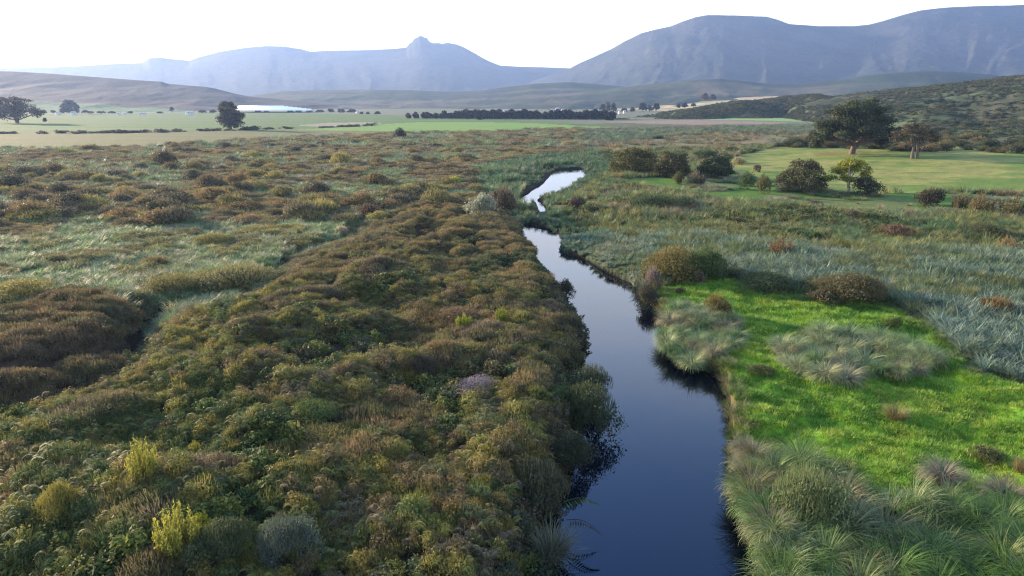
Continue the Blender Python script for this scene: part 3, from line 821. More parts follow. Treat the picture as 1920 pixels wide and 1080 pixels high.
# mid left: openings of pale grass, everything else heath
for (dens, y0, y1, s0, s1, sd) in ((1.6, 45, 90, .7, 1.3, 20), (0.75, 90, 150, .9, 1.8, 21), (0.30, 150, 240, 1.3, 2.6, 22), (0.09, 240, 400, 2.0, 4.0, 23)):
    X, Y = candidates(dens, y0, y1, seed=sd)
    ins = lambda p: p.inside(X, Y)
    bad = ins(FERN) | ins(BROWN) | ins(MEAD) | ins(UPMEAD) | ins(SEDGE) | ins(KHAKI) | ins(FIELDS) | ins(BRIGHT) | (BANKGAP(X, Y) > -0.3)
    px, py = topix(X, Y, 0.5)
    bad |= (px > 1560) & (Y > 225)
    lawn = (ins(LAWN_L) | ins(LAWN_M)) & ~bad
    reed = ins(REED) & ~bad
    palm = ins(PALM) & ~bad
    tan = ins(TAN) & ~bad
    strip = ins(STRIP) & ~bad
    river_x = np.interp(Y, [45, 66, 90, 130, 160, 240, 400], [6, 6, 4, 6, 12, 25, 40])
    left = (X < river_x) & ~(bad | lawn | reed | palm | tan | strip)
    right = (X >= river_x) & ~(bad | lawn | reed | palm | tan | strip)
    rng = rr(sd); S = rng.uniform(s0, s1, len(X)); 
    flat = lambda m, f: np.stack([S[m], S[m], S[m] * f], 1)
    RS = lambda m, h: np.stack([S[m], S[m], np.minimum(S[m], 1.5) * h * (0.7 + 0.6 * fbm(X[m] / 5, Y[m] / 5, 44, 2))], 1)
    gp = fbm(X / 7, Y / 12, 66, 3)
    # left heath, with gaps of grey green grass between the humps
    m = left & (gp < 0.55)
    heath.add(X[m], Y[m], flat(m, 0.55), palette(BROWNS, X[m], Y[m], 16, 120, 0.3, 0.25))
    m = left & (gp >= 0.50)
    soft.add(X[m], Y[m], flat(m, 0.8), palette([(0.15, 0.19, 0.11), (0.13, 0.20, 0.08), (0.19, 0.19, 0.12)], X[m], Y[m], 12, 121))
    m = lawn
    soft.add(X[m], Y[m], flat(m, 0.9), palette([(0.24, 0.29, 0.165), (0.15, 0.23, 0.08), (0.21, 0.25, 0.14), (0.22, 0.205, 0.12), (0.19, 0.25, 0.09)], X[m], Y[m], 7, 122, 0.2))
    m = lawn & (fbm(X / 4, Y / 5, 67, 3) > 0.56)
    heath.add(X[m], Y[m], flat(m, 0.7), palette([(0.16, 0.15, 0.05), (0.12, 0.10, 0.05), (0.16, 0.16, 0.07), (0.09, 0.085, 0.045)], X[m], Y[m], 6, 123, 0.25))
    m = reed
    reeds.add(X[m], Y[m], RS(m, .75), palette([(0.055, 0.105, 0.050), (0.075, 0.13, 0.065), (0.06, 0.11, 0.06), (0.10, 0.14, 0.06)], X[m], Y[m], 10, 124))
    m = palm
    pm = palette([(0.12, 0.18, 0.125), (0.15, 0.21, 0.16), (0.09, 0.14, 0.07), (0.14, 0.20, 0.145), (0.13, 0.16, 0.07)], X[m], Y[m], 9, 125, 0.2)
    palmiet.add(X[m], Y[m], RS(m, .85), pm)
    # the mixed marsh on the right
    m = right & (Y < 235)
    reeds.add(X[m], Y[m], RS(m, .62), palette([(0.075, 0.13, 0.055), (0.13, 0.155, 0.045), (0.18, 0.165, 0.05), (0.075, 0.115, 0.055), (0.15, 0.165, 0.055), (0.10, 0.15, 0.08), (0.16, 0.13, 0.07)], X[m], Y[m], 8, 126, 0.15))
    m = right & (fbm(X / 8, Y / 9, 69, 3) > 0.60) & (Y < 235)
    scrub.add(X[m], Y[m], flat(m, 0.8), palette([(0.05, 0.075, 0.03), (0.07, 0.085, 0.03), (0.10, 0.08, 0.04)], X[m], Y[m], 8, 127))
    m = right & (Y >= 235)
    soft.add(X[m], Y[m], flat(m, 0.6), palette([(0.12, 0.17, 0.09), (0.14, 0.16, 0.09), (0.11, 0.16, 0.09), (0.16, 0.13, 0.09)], X[m], Y[m], 25, 128))
    m = tan
    m = m & (gp > .47)
    reeds.add(X[m], Y[m], RS(m, .5), palette([(0.20, 0.15, 0.08), (0.15, 0.15, 0.07), (0.22, 0.17, 0.10)], X[m], Y[m], 12, 129))
    m = strip & (gp > 0.50)
    soft.add(X[m], Y[m], flat(m, 0.6), palette([(0.11, 0.18, 0.05), (0.22, 0.20, 0.12), (0.12, 0.19, 0.07)], X[m], Y[m], 9, 130))
# extra blades in the rushes and reeds near the camera
X, Y = candidates(3.2, 28, 85, xl=1000, seed=31)
m = (PALM.inside(X, Y) | (REED.inside(X, Y))) & (BANKGAP(X, Y) > -9e9) & (RIVER.sd(X, Y) < -0.1)
X, Y = X[m], Y[m]; rng = rr(31)
inR = fbm(X / 7, Y / 7, 70, 3) > 0.57
t = palette([(0.12, 0.18, 0.125), (0.16, 0.22, 0.165), (0.10, 0.15, 0.08), (0.16, 0.215, 0.155), (0.19, 0.21, 0.13)], X, Y, 6, 131, 0.2)
palmiet.add(X[~inR], Y[~inR], rng.uniform(.7, 1.15, (~inR).sum()), t[~inR])
reeds.add(X[inR], Y[inR], rng.uniform(.6, .95, inR.sum()), palette([(0.09, 0.14, 0.06), (0.13, 0.14, 0.05), (0.08, 0.13, 0.07)], X[inR], Y[inR], 5, 132))
# short turf on the meadow
for dens, y0, y1, s0, s1, sd in ((16, 22, 42, .7, 1.5, 40), (9, 42, 75, 1.0, 1.9, 41)):
    X, Y = candidates(dens, y0, y1, xl=1150, seed=sd); m = (MEAD.sd(X, Y) > -0.5) & (RIVER.sd(X, Y) < -0.55)
    X, Y = X[m], Y[m]; rng = rr(sd)
    turf.add(X, Y, rng.uniform(s0, s1, len(X)), palette([(0.070, 0.165, 0.018), (0.115, 0.235, 0.022), (0.175, 0.30, 0.028), (0.13, 0.25, 0.024), (0.23, 0.31, 0.04)], X, Y, 2.2, 133, 0.15, 0.22))
# rank olive grass hanging over the meadow's bank
X, Y = candidates(9.0, 22, 60, xl=1180, xr=1450, seed=47); r = RIVER.sd(X, Y); m = (r > -0.9) & (r < -0.1) & (MEAD.sd(X, Y) > -1)
X, Y = X[m], Y[m]; rng = rr(47)
soft.add(X, Y, rng.uniform(.35, .75, len(X)), palette([(0.09, 0.13, 0.04), (0.13, 0.13, 0.06), (0.08, 0.14, 0.03), (0.14, 0.12, 0.07)], X, Y, 2.0, 138, 0.2), -.1)
# rough tufts straggling in from the meadow's edges
X, Y = candidates(2.6, 22, 75, xl=1200, seed=48); e = MEAD.sd(X, Y) + (fbm(X / 2, Y / 2, 49, 2) - .5) * 3
m = (e > -0.8) & (e < 1.1) & (RIVER.sd(X, Y) < -0.4); X, Y = X[m], Y[m]; rng = rr(48)
soft.add(X, Y, rng.uniform(.3, .8, len(X)), palette([(0.08, 0.15, 0.03), (0.12, 0.14, 0.05), (0.10, 0.17, 0.04), (0.15, 0.14, 0.08)], X, Y, 2.0, 139, 0.2), -.05)
# fill under the sedge
X, Y = candidates(2.6, 16, 40, xl=1300, xr=2380, seed=42); m = (SEDGE.sd(X, Y) > -0.2) & (RIVER.sd(X, Y) < -0.2)
X, Y = X[m], Y[m]; rng = rr(42)
soft.add(X, Y, rng.uniform(.4, .7, len(X)), palette([(0.06, 0.11, 0.03), (0.05, 0.11, 0.025), (0.09, 0.12, 0.05), (0.10, 0.08, 0.04)], X, Y, 2.5, 134, 0.2))
# scrub on the right hill
px_, v_, GX, GY, GZ = RHG
rng = rr(50)
W_ = np.repeat((GY[:, 0] * 0 + 1)[:, None], GX.shape[1], 1)
area = (GY ** 1.6); area[v_ > 1.05] = 0; area[:, px_ > 2150] = 0
pr_ = (area / area.sum()).ravel()
ch = rng.choice(GX.size, 42000, p=pr_)
hx = GX.ravel()[ch] + rng.normal(0, 2.0, len(ch)); hy = GY.ravel()[ch] + rng.normal(0, 2.0, len(ch)); hz = GZ.ravel()[ch]
den = fbm(hx / 25, hy / 32, 94, 3)
keep = den > 0.37 * rng.uniform(.85, 1.1, len(den))
hx, hy, hz = hx[keep], hy[keep], hz[keep]
hs = Cover("hillside_scrub", V_SCRUB, M_INST, "dark green and tawny scrub covering the hill on the right", "scrub")
sc_ = rng.uniform(1.1, 2.9, len(hx))
hs.add(hx, hy, np.stack([sc_, sc_, sc_ * 0.8], 1), palette([(0.045, 0.065, 0.03), (0.06, 0.08, 0.035), (0.085, 0.095, 0.042), (0.11, 0.10, 0.05), (0.06, 0.08, 0.042)], hx, hy, 40, 135, 0.3), -0.6, hz)
for c in (bracken, heath, scrub, reeds, palmiet, soft, turf, hs): c.build()
#@@THINGS
# ------------------------------------------------------------------ trees, shrubs, tussocks, buildings
def tube(g, pts, rad, sides=6, shade=0.5):
    pts = np.array(pts, float); n = len(pts)
    d = np.gradient(pts, axis=0); d /= np.linalg.norm(d, axis=1, keepdims=True) + 1e-9
    ref = np.array([0.3, 0.9, 0.2]); a = np.cross(d, ref); a /= np.linalg.norm(a, axis=1, keepdims=True) + 1e-9
    b = np.cross(d, a)
    th = np.linspace(0, 2 * math.pi, sides, endpoint=False)
    v = pts[:, None] + (a[:, None] * np.cos(th)[None, :, None] + b[:, None] * np.sin(th)[None, :, None]) * np.array(rad, float)[:, None, None]
    q = []
    for i in range(n - 1):
        for j in range(sides):
            k = (j + 1) % sides
            q.append((i * sides + j, i * sides + k, (i + 1) * sides + k, (i + 1) * sides + j))
    g.add(v.reshape(-1, 3), q, np.full(n * sides, shade))

def bend(a, b, rng, k=0.15, n=6, sag=0.0):
    a = np.array(a, float); b = np.array(b, float); L = np.linalg.norm(b - a)
    t = np.linspace(0, 1, n)[:, None]
    off = rng.normal(0, k * L, 3); off[2] = abs(off[2]) * 0.5 - sag * L
    return a + (b - a) * t + off * np.sin(math.pi * t) * 0.6

def tree_meshes(seed, W, H, lobes, n0, leaf, trunk_r, fork=0.25, stems=1, twig=2, fill=0.55):
    """lobes are (x, y, z, rx, ry, rz) with x, y in half widths and z in heights"""
    rng = np.random.default_rng(seed)
    hw = W / 2 * 1.12; n = int(n0 * 1.9); leaf = leaf * 1.25
    L = [(x * hw, y * hw, z * H, rx * hw, ry * hw, rz * H) for x, y, z, rx, ry, rz in lobes]
    extra = []
    for l in L:     # break every lobe into smaller clumps with gaps between
        for k in range(5):
            d = rng.normal(size=3); d /= np.linalg.norm(d); d[2] *= 0.8
            s = rng.uniform(0.32, 0.55)
            extra.append((l[0] + d[0] * l[3] * .72, l[1] + d[1] * l[4] * .72, l[2] + d[2] * l[5] * .72, l[3] * s, l[4] * s, l[5] * s))
    cr = lobes_cloud(extra + [(a, b, c, d * .7, e * .7, f * .7) for a, b, c, d, e, f in L], n, leaf, rng, 0.6, fill)
    g = G()
    for s in range(stems):
        ox = 0 if stems == 1 else rng.normal(0, trunk_r * 1.6)
        lean = rng.normal(0, 0.04) * H
        f = np.array([ox + lean, 0, fork * H])
        tube(g, bend((ox, 0, -0.4), f, rng, .05), np.linspace(trunk_r * 1.35, trunk_r * .85, 6), 8)
        for i, l in enumerate(L):
            if stems > 1 and i % stems != s: continue
            p = bend(f, (l[0], l[1], l[2]), rng, .14, 7, 0.05)
            r0 = trunk_r * (0.6 if abs(l[0]) + abs(l[1]) > 0 else 0.75)
            tube(g, p, np.linspace(r0, trunk_r * .16, 7), 6)
            for t in range(twig):
                m = p[rng.integers(2, 6)]
                e = np.array(l[:3]) + rng.normal(size=3) * np.array(l[3:6]) * 0.75
                tube(g, bend(m, e, rng, .15, 5), np.linspace(trunk_r * .2, trunk_r * .05, 5), 4)
    return cr, g.get()

def mesh_of(name, geo, mat):
    v, q, s = geo
    return new_mesh(name, v, q, [mat], {"shade": ('FLOAT', s)})

def gz(X, Y): return float(ground_h(np.array([X]), np.array([Y]))[0])

def spot(px, py, z=None):
    """the ground under a pixel"""
    X, Y, _ = at(px, py, 0.3)
    for _ in range(4):
        zz = gz(X, Y); X, Y, _ = at(px, py, zz)
    return X, Y, zz
def mpp(Y, z=0.0): return (Y * cp - (z - CAM_H) * sp) / F

def tree(name, label, cat, px, py, wpx, hpx, lobes, tint, n=5000, leafpx=2.0, trunk=0.03, fork=0.25, stems=1, bark=None, seed=0, group=None, fill=0.55, pos=None, trunk_tint=None):
    X, Y, Z = pos or spot(px, py)
    m = mpp(Y); W, H = wpx * m, hpx * m
    cr, tr = tree_meshes(seed + 900, W, H, lobes, n, leafpx * m, trunk * H, fork, stems, fill=fill)
    root = bpy.data.objects.new(name, None); COL.objects.link(root); root.location = (X, Y, Z)
    root.empty_display_size = 0.5
    tag(root, label, cat, group)
    c = link("crown", mesh_of("crown", cr, M_LEAF), root); c.color = (*tint, 1)
    link("trunk", mesh_of("trunk", tr, bark or M_BARK), root)
    return root

def copy_tree(root, loc, rz, sc, label=None, group=None, tint=None):
    r = root.copy(); COL.objects.link(r); r.location = loc; r.rotation_euler = (0, 0, rz); r.scale = sc
    if label: r["label"] = label
    if group: r["group"] = group
    for ch in list(root.children):
        c = ch.copy(); COL.objects.link(c); c.parent = r
        if tint and ch.name.startswith("crown"): c.color = (*tint, 1)
    return r

# --- the two trees on the upper meadow
OAK = [(0.0, 0, .60, .50, .5, .26), (-.42, .1, .50, .36, .4, .20), (-.74, -.1, .33, .26, .3, .15), (-.86, 0, .18, .14, .2, .10), (.42, .05, .52, .36, .4, .20), (.74, -.1, .36, .26, .3, .17), (.60, .2, .24, .28, .3, .12),
       (-.12, 0, .80, .34, .4, .15), (.22, 0, .86, .28, .3, .12), (.45, 0, .76, .22, .3, .1), (-.38, 0, .72, .24, .3, .1), (.1, -.4, .42, .4, .3, .16), (-.3, -.35, .34, .3, .3, .12), (.3, .4, .42, .4, .3, .16)]
tree("oak_tree", "great spreading dark green tree, the largest standing on the sunlit upper meadow", "tree", 1597, 289, 155, 104, OAK, (0.050, 0.062, 0.028), 14000, 2.9, 0.045, 0.17, seed=1)
VASE = [(0, 0, .72, .45, .5, .2), (-.5, 0, .66, .42, .5, .19), (.5, 0, .68, .42, .5, .2), (-.75, .1, .52, .26, .3, .15), (.78, 0, .52, .24, .3, .15), (0, -.3, .60, .4, .3, .15), (.2, .3, .84, .4, .4, .12), (-.3, .2, .84, .3, .3, .1)]
tree("small_tree", "small thin-leaved tree with a forked bare trunk right of the great dark tree", "tree", 1714, 297, 82, 68, VASE, (0.085, 0.075, 0.042), 3000, 2.4, 0.035, 0.30, stems=2, seed=2, fill=0.8)
ROUND = [(0, 0, .55, .6, .6, .38), (-.5, 0, .45, .42, .45, .33), (.5, .1, .46, .42, .45, .33), (-.15, 0, .78, .42, .4, .2), (.3, -.1, .72, .38, .4, .2), (-.75, 0, .28, .24, .3, .24), (.75, 0, .26, .24, .3, .22), (0, -.5, .35, .5, .35, .3)]
LOW = ROUND + [(-.6, -.2, .16, .35, .35, .16), (.6, -.2, .15, .35, .35, .15), (0, -.4, .16, .5, .35, .16), (-.2, .3, .2, .5, .35, .18)]
tree("round_tree", "olive green bushy tree, leftmost and largest of the clump beyond the river bend", "tree", 1188, 326, 88, 53, LOW, (0.085, 0.085, 0.028), 4500, 2.4, 0.04, 0.15, seed=3, fill=.4)
tree("round_tree", "brown green bushy tree second in the clump beyond the river bend", "tree", 1260, 332, 66, 52, LOW, (0.080, 0.075, 0.034), 3600, 2.4, 0.04, 0.15, seed=4, fill=.4)
tree("round_tree", "dark green bushy tree at the right end of the clump beyond the river bend", "tree", 1340, 331, 66, 42, LOW, (0.045, 0.060, 0.028), 3600, 2.4, 0.04, 0.15, seed=5, fill=.4)
tree("round_tree", "feathery olive tree standing just left of the yellow green tree", "tree", 1502, 358, 88, 64, LOW, (0.085, 0.085, 0.040), 5200, 2.4, 0.03, 0.15, seed=6, stems=3, fill=.5)
YEL = [(-.1, 0, .78, .42, .4, .16), (.35, 0, .72, .36, .4, .16), (-.5, 0, .62, .36, .4, .16), (.65, 0, .52, .28, .3, .16), (-.75, 0, .40, .22, .3, .12), (0, .2, .58, .5, .5, .18), (-.3, -.3, .40, .3, .3, .12), (.35, -.3, .38, .35, .3, .14)]
tree("yellow_tree", "yellow green airy tree with a pale twin trunk below the great dark tree", "tree", 1590, 364, 84, 76, YEL, (0.20, 0.21, 0.035), 4200, 2.4, 0.03, 0.30, stems=2, bark=M_PALEBARK, seed=7, fill=.75)
# --- trees in the left fields
EUC = [(-.1, 0, .80, .38, .4, .18), (.25, 0, .62, .5, .5, .24), (-.35, 0, .60, .42, .5, .22), (.55, 0, .42, .38, .4, .26), (-.5, 0, .34, .3, .4, .2), (0, 0, .36, .6, .6, .3), (.45, 0, .22, .4, .4, .2), (-.2, 0, .18, .4, .4, .16)]
tree("gum_tree", "tall dark tree standing alone at the edge of the khaki field on the left", "tree", 434, 243, 54, 54, EUC, (0.055, 0.055, 0.032), 4200, 2.2, 0.035, 0.1, stems=3, seed=8, fill=.5)
BIG = [(0, 0, .6, .5, .5, .3), (-.5, 0, .55, .4, .4, .3), (.5, 0, .52, .42, .4, .28), (.2, 0, .82, .4, .4, .16), (-.3, 0, .8, .35, .4, .15), (.78, 0, .35, .2, .3, .2), (-.8, 0, .35, .22, .3, .24), (0, -.3, .35, .6, .3, .25)]
tree("gum_tree", "broad reddish brown tree at the far left edge among the fields", "tree", 32, 231, 92, 50, BIG, (0.075, 0.055, 0.036), 4500, 2.2, 0.04, 0.12, stems=3, seed=9, fill=.5)
tree("gum_tree", "dark round tree behind a low white building between the two large field trees", "tree", 132, 213, 32, 27, LOW, (0.05, 0.05, 0.034), 1500, 2.4, 0.04, 0.15, seed=12)
tree("gum_tree", "tiny pale tree alone on the green field below the left hill", "tree", 323, 211, 9, 11, YEL, (0.09, 0.10, 0.06), 260, 1.8, 0.04, 0.3, seed=13)
rt = at_dist(1321, 188, 1180); 
tree("red_tree", "reddish tree on the crest of the golden field, left of its darker twin", "tree", 0, 0, 13, 14, ROUND, (0.16, 0.08, 0.05), 420, 1.8, .05, .2, seed=14, pos=rt)
rt = at_dist(1336, 188, 1190)
tree("red_tree", "dark twin of the reddish tree on the crest of the golden field", "tree", 0, 0, 12, 12, ROUND, (0.07, 0.06, 0.04), 420, 1.8, .05, .2, seed=15, pos=rt)

# --- windbreak: one proto, then copies
proto = tree("windbreak_tree", "dark evergreen tree in the long windbreak across the valley floor", "tree", 900, 224.5, 17, 19, LOW, (0.028, 0.038, 0.030), 620, 2.6, .04, .1, seed=20, group="trees of the dark windbreak across the valley floor", fill=.3)
p2 = tree("windbreak_tree", "dark evergreen tree in the long windbreak across the valley floor", "tree", 1142, 226, 17, 17, LOW, (0.026, 0.036, 0.030), 620, 2.6, .04, .1, seed=21, group="trees of the dark windbreak across the valley floor", fill=.3)
rng = rr(77)
for i, x in enumerate(np.concatenate([np.arange(765, 1150, 7.5), np.arange(860, 1148, 11)])):
    if 755 < x < 800 and i % 2: continue
    second = i >= 52
    x = x + rng.normal(0, 1.5)
    X, Y, Z = spot(x, 223.6 + (x - 1050) * 0.006 - (1.2 if second else 0))
    s = rng.uniform(.82, 1.1) * (0.8 if x < 850 else 1.0) * (0.75 if 1010 < x < 1028 else 1)
    t = rng.uniform(.85, 1.15)
    copy_tree(proto if i % 2 else p2, (X, Y, Z), rng.uniform(0, 6.28), (s * 1.1, s * 1.1, s * rng.uniform(.85, 1.05)), tint=(.028 * t, .038 * t, .030 * t))
# --- loose far trees
FARL = "small far tree scattered about the farms on the valley floor"
pf = None
for i, (x, y, wd, h, d) in enumerate([(1205, 209, 16, 18, 1000), (1218, 209, 12, 13, 1000), (1230, 208, 14, 16, 1000), (1186, 210, 12, 10, 950), (1170, 211, 14, 9, 980), (1150, 210, 12, 18, 1050), (1140, 210, 12, 20, 1100), (1130, 208, 12, 14, 1100),
                              (1284, 202, 16, 10, 900), (1300, 200, 10, 7, 880), (1272, 203, 8, 9, 900), (620, 211, 18, 8, 980), (600, 212, 16, 7, 980), (580, 213, 16, 8, 980), (560, 212, 14, 7, 980), (545, 213, 14, 8, 960), (500, 214, 16, 7, 960), (484, 214, 14, 8, 960),
                              (690, 215, 10, 6, 850), (678, 216, 8, 7, 850), (708, 216, 14, 8, 850), (640, 212, 18, 9, 960), (660, 212, 18, 8, 980), (400, 212, 18, 7, 900), (380, 212, 16, 6, 900), (83, 213, 10, 8, 800), (100, 212, 12, 6, 820), (66, 213, 9, 7, 800), (85, 229, 10, 9, 480), (190, 213, 16, 5, 820), (210, 213, 16, 5, 820), (170, 213, 14, 5, 820), (160, 212, 12, 6, 820), (245, 213, 14, 5, 820), (300, 213, 12, 4, 820)]):
    pos = at_dist(x, y, d); m = mpp(d)
    if pf is None:
        pf = tree("far_tree", FARL, "tree", 0, 0, 16, 18, ROUND, (0.045, 0.055, 0.040), 420, 2.4, .04, .15, seed=30, group="far trees about the farms", pos=pos); w0, h0 = 16 * m, 18 * m
        continue
    copy_tree(pf, pos, i * 1.3, (wd * m / w0, wd * m / w0, h * m / h0))

# --- shrubs
B_HI = [mesh_of("shrub_leaves", bush_geo(1000 + i, 5200, 0.06, 0.9, 17, 1300), M_LEAF) for i in range(4)]
B_MID = [mesh_of("bush_leaves", bush_geo(1100 + i, 1700, 0.105, 0.9, 13, 450), M_LEAF) for i in range(5)]
B_LO = [mesh_of("small_bush_leaves", bush_geo(1200 + i, 380, 0.2, 0.85, 7), M_LEAF) for i in range(5)]
def tall_geo(seed, n=3600):
    """upright leafy shoots: a shrub of many plumes"""
    rng = np.random.default_rng(seed); g = G()
    for i in range(60):
        a = rng.uniform(0, 6.28); r = 0.62 * math.sqrt(rng.uniform()); lean = 0.45 * r
        h = 1.0 * (1 - 0.7 * r) * rng.uniform(0.6, 1.1)
        base = np.array([r * math.cos(a), r * math.sin(a), 0.0]); top = base + np.array([lean * math.cos(a), lean * math.sin(a), h])
        tube(g, bend(base, top, rng, .04, 4), np.linspace(.018, .006, 4), 4, 0.2)
        k = n // 60
        t = rng.uniform(0.25, 1.02, k)[:, None]
        c = base + (top - base) * t + rng.normal(0, 0.075, (k, 3)) * (1.2 - t * 0.8)
        nn = rng.normal(size=(k, 3)); nn[:, 2] += .3
        g.add(*leaves(c, nn, 0.075, 0.45, rng, np.clip(rng.uniform(0, .6, k) + .45 * t[:, 0], 0, 1)))
    return g.get()
B_TALL = [mesh_of("plume_leaves", tall_geo(1300 + i), M_LEAF) for i in range(3)]
B_GRASS = [mesh_of("tuft_blades", blades(420, 1.0, 0.022, 1.0, 0.42, 0.35, 4, rr(1400 + i)), M_BLADE) for i in range(3)]
_k = [0]
def shrub(name, label, cat, px, py, wpx, hpx, tint, kind=None, group=None, dz=-0.1, pos=None, rz=None):
    """wpx wide and hpx tall in the photograph, standing on the ground under (px, py)"""
    X, Y, Z = pos or spot(px, py)
    m = mpp(Y, Z); _k[0] += 1
    pool_ = {'hi': B_HI, 'mid': B_MID, 'lo': B_LO, 'tall': B_TALL, 'grass': B_GRASS}[kind or ('hi' if wpx > 75 else 'mid' if wpx > 22 else 'lo')]
    o = link(name, pool_[_k[0] % len(pool_)])
    if pos is None and FERN.inside(np.array([X]), np.array([Y]))[0]: dz = 0.35      # stands up out of the bracken
    o.location = (X, Y, Z + dz); o.rotation_euler = (0, 0, _k[0] * 1.7 if rz is None else rz)
    s = wpx * m / 2 * 1.08
    dep = math.atan2(CAM_H - Z, Y)
    hh = max(0.3 * s, (hpx * m - 0.55 * s * math.sin(dep)) / math.cos(dep)) * 1.12 if kind != 'grass' else hpx * m * 1.1
    o.scale = (s, s * random.uniform(.85, 1.1), hh)
    o.color = (*tint, 1)
    tag(o, label, cat, group)
    return o

S = shrub
DK, OL, RU, YG, GR = (0.045, 0.055, 0.028), (0.085, 0.090, 0.034), (0.15, 0.085, 0.04), (0.22, 0.22, 0.04), (0.055, 0.09, 0.035)
# right bank and marsh
S("shrub", "dark bush huddled against the trunk of the yellow green tree", "bush", 1623, 367, 56, 37, (0.03, 0.038, 0.022))
S("shrub", "near-black spiky bush alone at the lower edge of the sunlit upper meadow", "bush", 1740, 387, 62, 36, (0.045, 0.04, 0.026))
S("shrub", "tawny upright bush, left one of the row at the right edge below the upper meadow", "bush", 1800, 392, 34, 34, (0.10, 0.09, 0.045), 'tall')
S("shrub", "wide tawny and rust bush in the middle of the row below the upper meadow", "bush", 1838, 401, 56, 42, (0.125, 0.105, 0.045), 'tall')
S("shrub", "olive and rust bush touching the right edge of the row below the upper meadow", "bush", 1898, 406, 56, 44, (0.10, 0.095, 0.04), 'tall')
S("shrub", "small dark green bush, left of a pair on the grass left of the feathery tree", "bush", 1399, 356, 34, 34, GR)
S("shrub", "small olive bush, right of a pair on the grass left of the feathery tree", "bush", 1431, 363, 32, 36, OL)
S("shrub", "thin brownish bush on the grass edge right of the tree clump", "bush", 1420, 322, 22, 18, (0.10, 0.08, 0.05))
S("shrub", "straw coloured bush at the foot of the clump beyond the river bend", "bush", 1305, 347, 36, 30, (0.11, 0.095, 0.065), 'tall')
S("shrub", "small dark olive bush at the front of the clump beyond the river bend", "bush", 1272, 345, 26, 24, (0.07, 0.075, 0.03))
S("shrub", "low dark green bush behind the clump beyond the river bend", "bush", 1325, 303, 44, 22, (0.035, 0.05, 0.025))
S("shrub", "pale straw and yellow heap at the left tip of the upper meadow", "bush", 1385, 309, 36, 16, (0.30, 0.26, 0.13))
S("shrub", "wide flat dark green bush in the marsh left of the paired small bushes", "bush", 1232, 391, 135, 34, (0.045, 0.065, 0.028))
S("shrub", "small dark purple brown bush in the reeds beside the narrows", "bush", 1082, 392, 34, 28, (0.06, 0.045, 0.036))
S("shrub", "big golden topped green bush on the right bank where the bright meadow starts", "bush", 1262, 522, 125, 68, (0.12, 0.105, 0.035), 'hi')
S("shrub", "green bush crowding behind the golden topped bush on the right bank", "bush", 1322, 520, 92, 62, (0.055, 0.085, 0.03), 'hi')
S("shrub", "grey pink feathery shrub at the head of the bright meadow", "bush", 1311, 533, 28, 30, (0.15, 0.12, 0.10), 'tall')
S("shrub", "tiny dark shrub near the left corner of the bright meadow", "bush", 1276, 550, 20, 18, (0.07, 0.07, 0.035))
S("shrub", "rust topped round bush on the bright meadow above the pale tussock clump", "bush", 1341, 590, 52, 46, (0.11, 0.095, 0.032), 'mid')
S("shrub", "wide brown green bush at the upper edge of the bright meadow", "bush", 1592, 562, 150, 62, (0.075, 0.070, 0.033), 'hi')
S("shrub", "small brown bush at the left foot of the wide brown green bush", "bush", 1540, 566, 46, 30, (0.07, 0.065, 0.035), 'mid')
S("shrub", "low dark green bush left of the wide brown green bush above the meadow", "bush", 1435, 540, 110, 42, (0.055, 0.075, 0.032), 'hi')
S("shrub", "rust and olive bush standing in the blue grey rushes near the right edge", "bush", 1866, 592, 66, 44, (0.12, 0.085, 0.034), 'mid')
S("shrub", "pale tawny bush in the marsh near the right edge", "bush", 1888, 474, 40, 36, (0.19, 0.145, 0.065), 'tall')
S("shrub", "reddish brown low bush in the marsh below the dark spiky bush", "bush", 1680, 444, 78, 28, (0.10, 0.07, 0.045), 'mid')
S("shrub", "orange brown bush in the middle of the marsh above the wide brown green bush", "bush", 1465, 482, 56, 42, (0.14, 0.095, 0.045), 'tall')
S("shrub", "greyish brown bush at the far side of the marsh under the feathery tree", "bush", 1598, 412, 56, 22, (0.08, 0.07, 0.05), 'mid')
S("shrub", "dark green low bush at the right end of the marsh", "bush", 1840, 448, 110, 34, (0.05, 0.06, 0.028), 'hi')
S("grass_tuft", "straw brown tuft alone in the middle of the bright meadow", "tuft", 1678, 786, 62, 34, (0.17, 0.14, 0.055), 'grass')
S("shrub", "dark low cushion shrub on the right of the bright meadow", "bush", 1852, 862, 78, 36, (0.065, 0.075, 0.03), 'mid')
S("shrub", "small dark cushion shrub on the meadow near its left bank", "bush", 1428, 700, 52, 22, (0.065, 0.08, 0.032), 'mid')
S("shrub", "dark green cushion beside the upper right of the pale tussock patch", "bush", 1673, 612, 42, 22, (0.06, 0.09, 0.025), 'mid')
S("grass_tuft", "tawny tuft at the right edge of the bright meadow", "tuft", 1914, 884, 40, 34, (0.18, 0.13, 0.06), 'grass')
S("shrub", "leafy green shrub with yellow tips among the foreground tussocks", "bush", 1508, 975, 165, 120, (0.10, 0.13, 0.055), 'hi')
S("shrub", "rust brown dead shrub behind the leafy foreground shrub", "bush", 1548, 892, 110, 36, (0.10, 0.07, 0.035), 'hi')
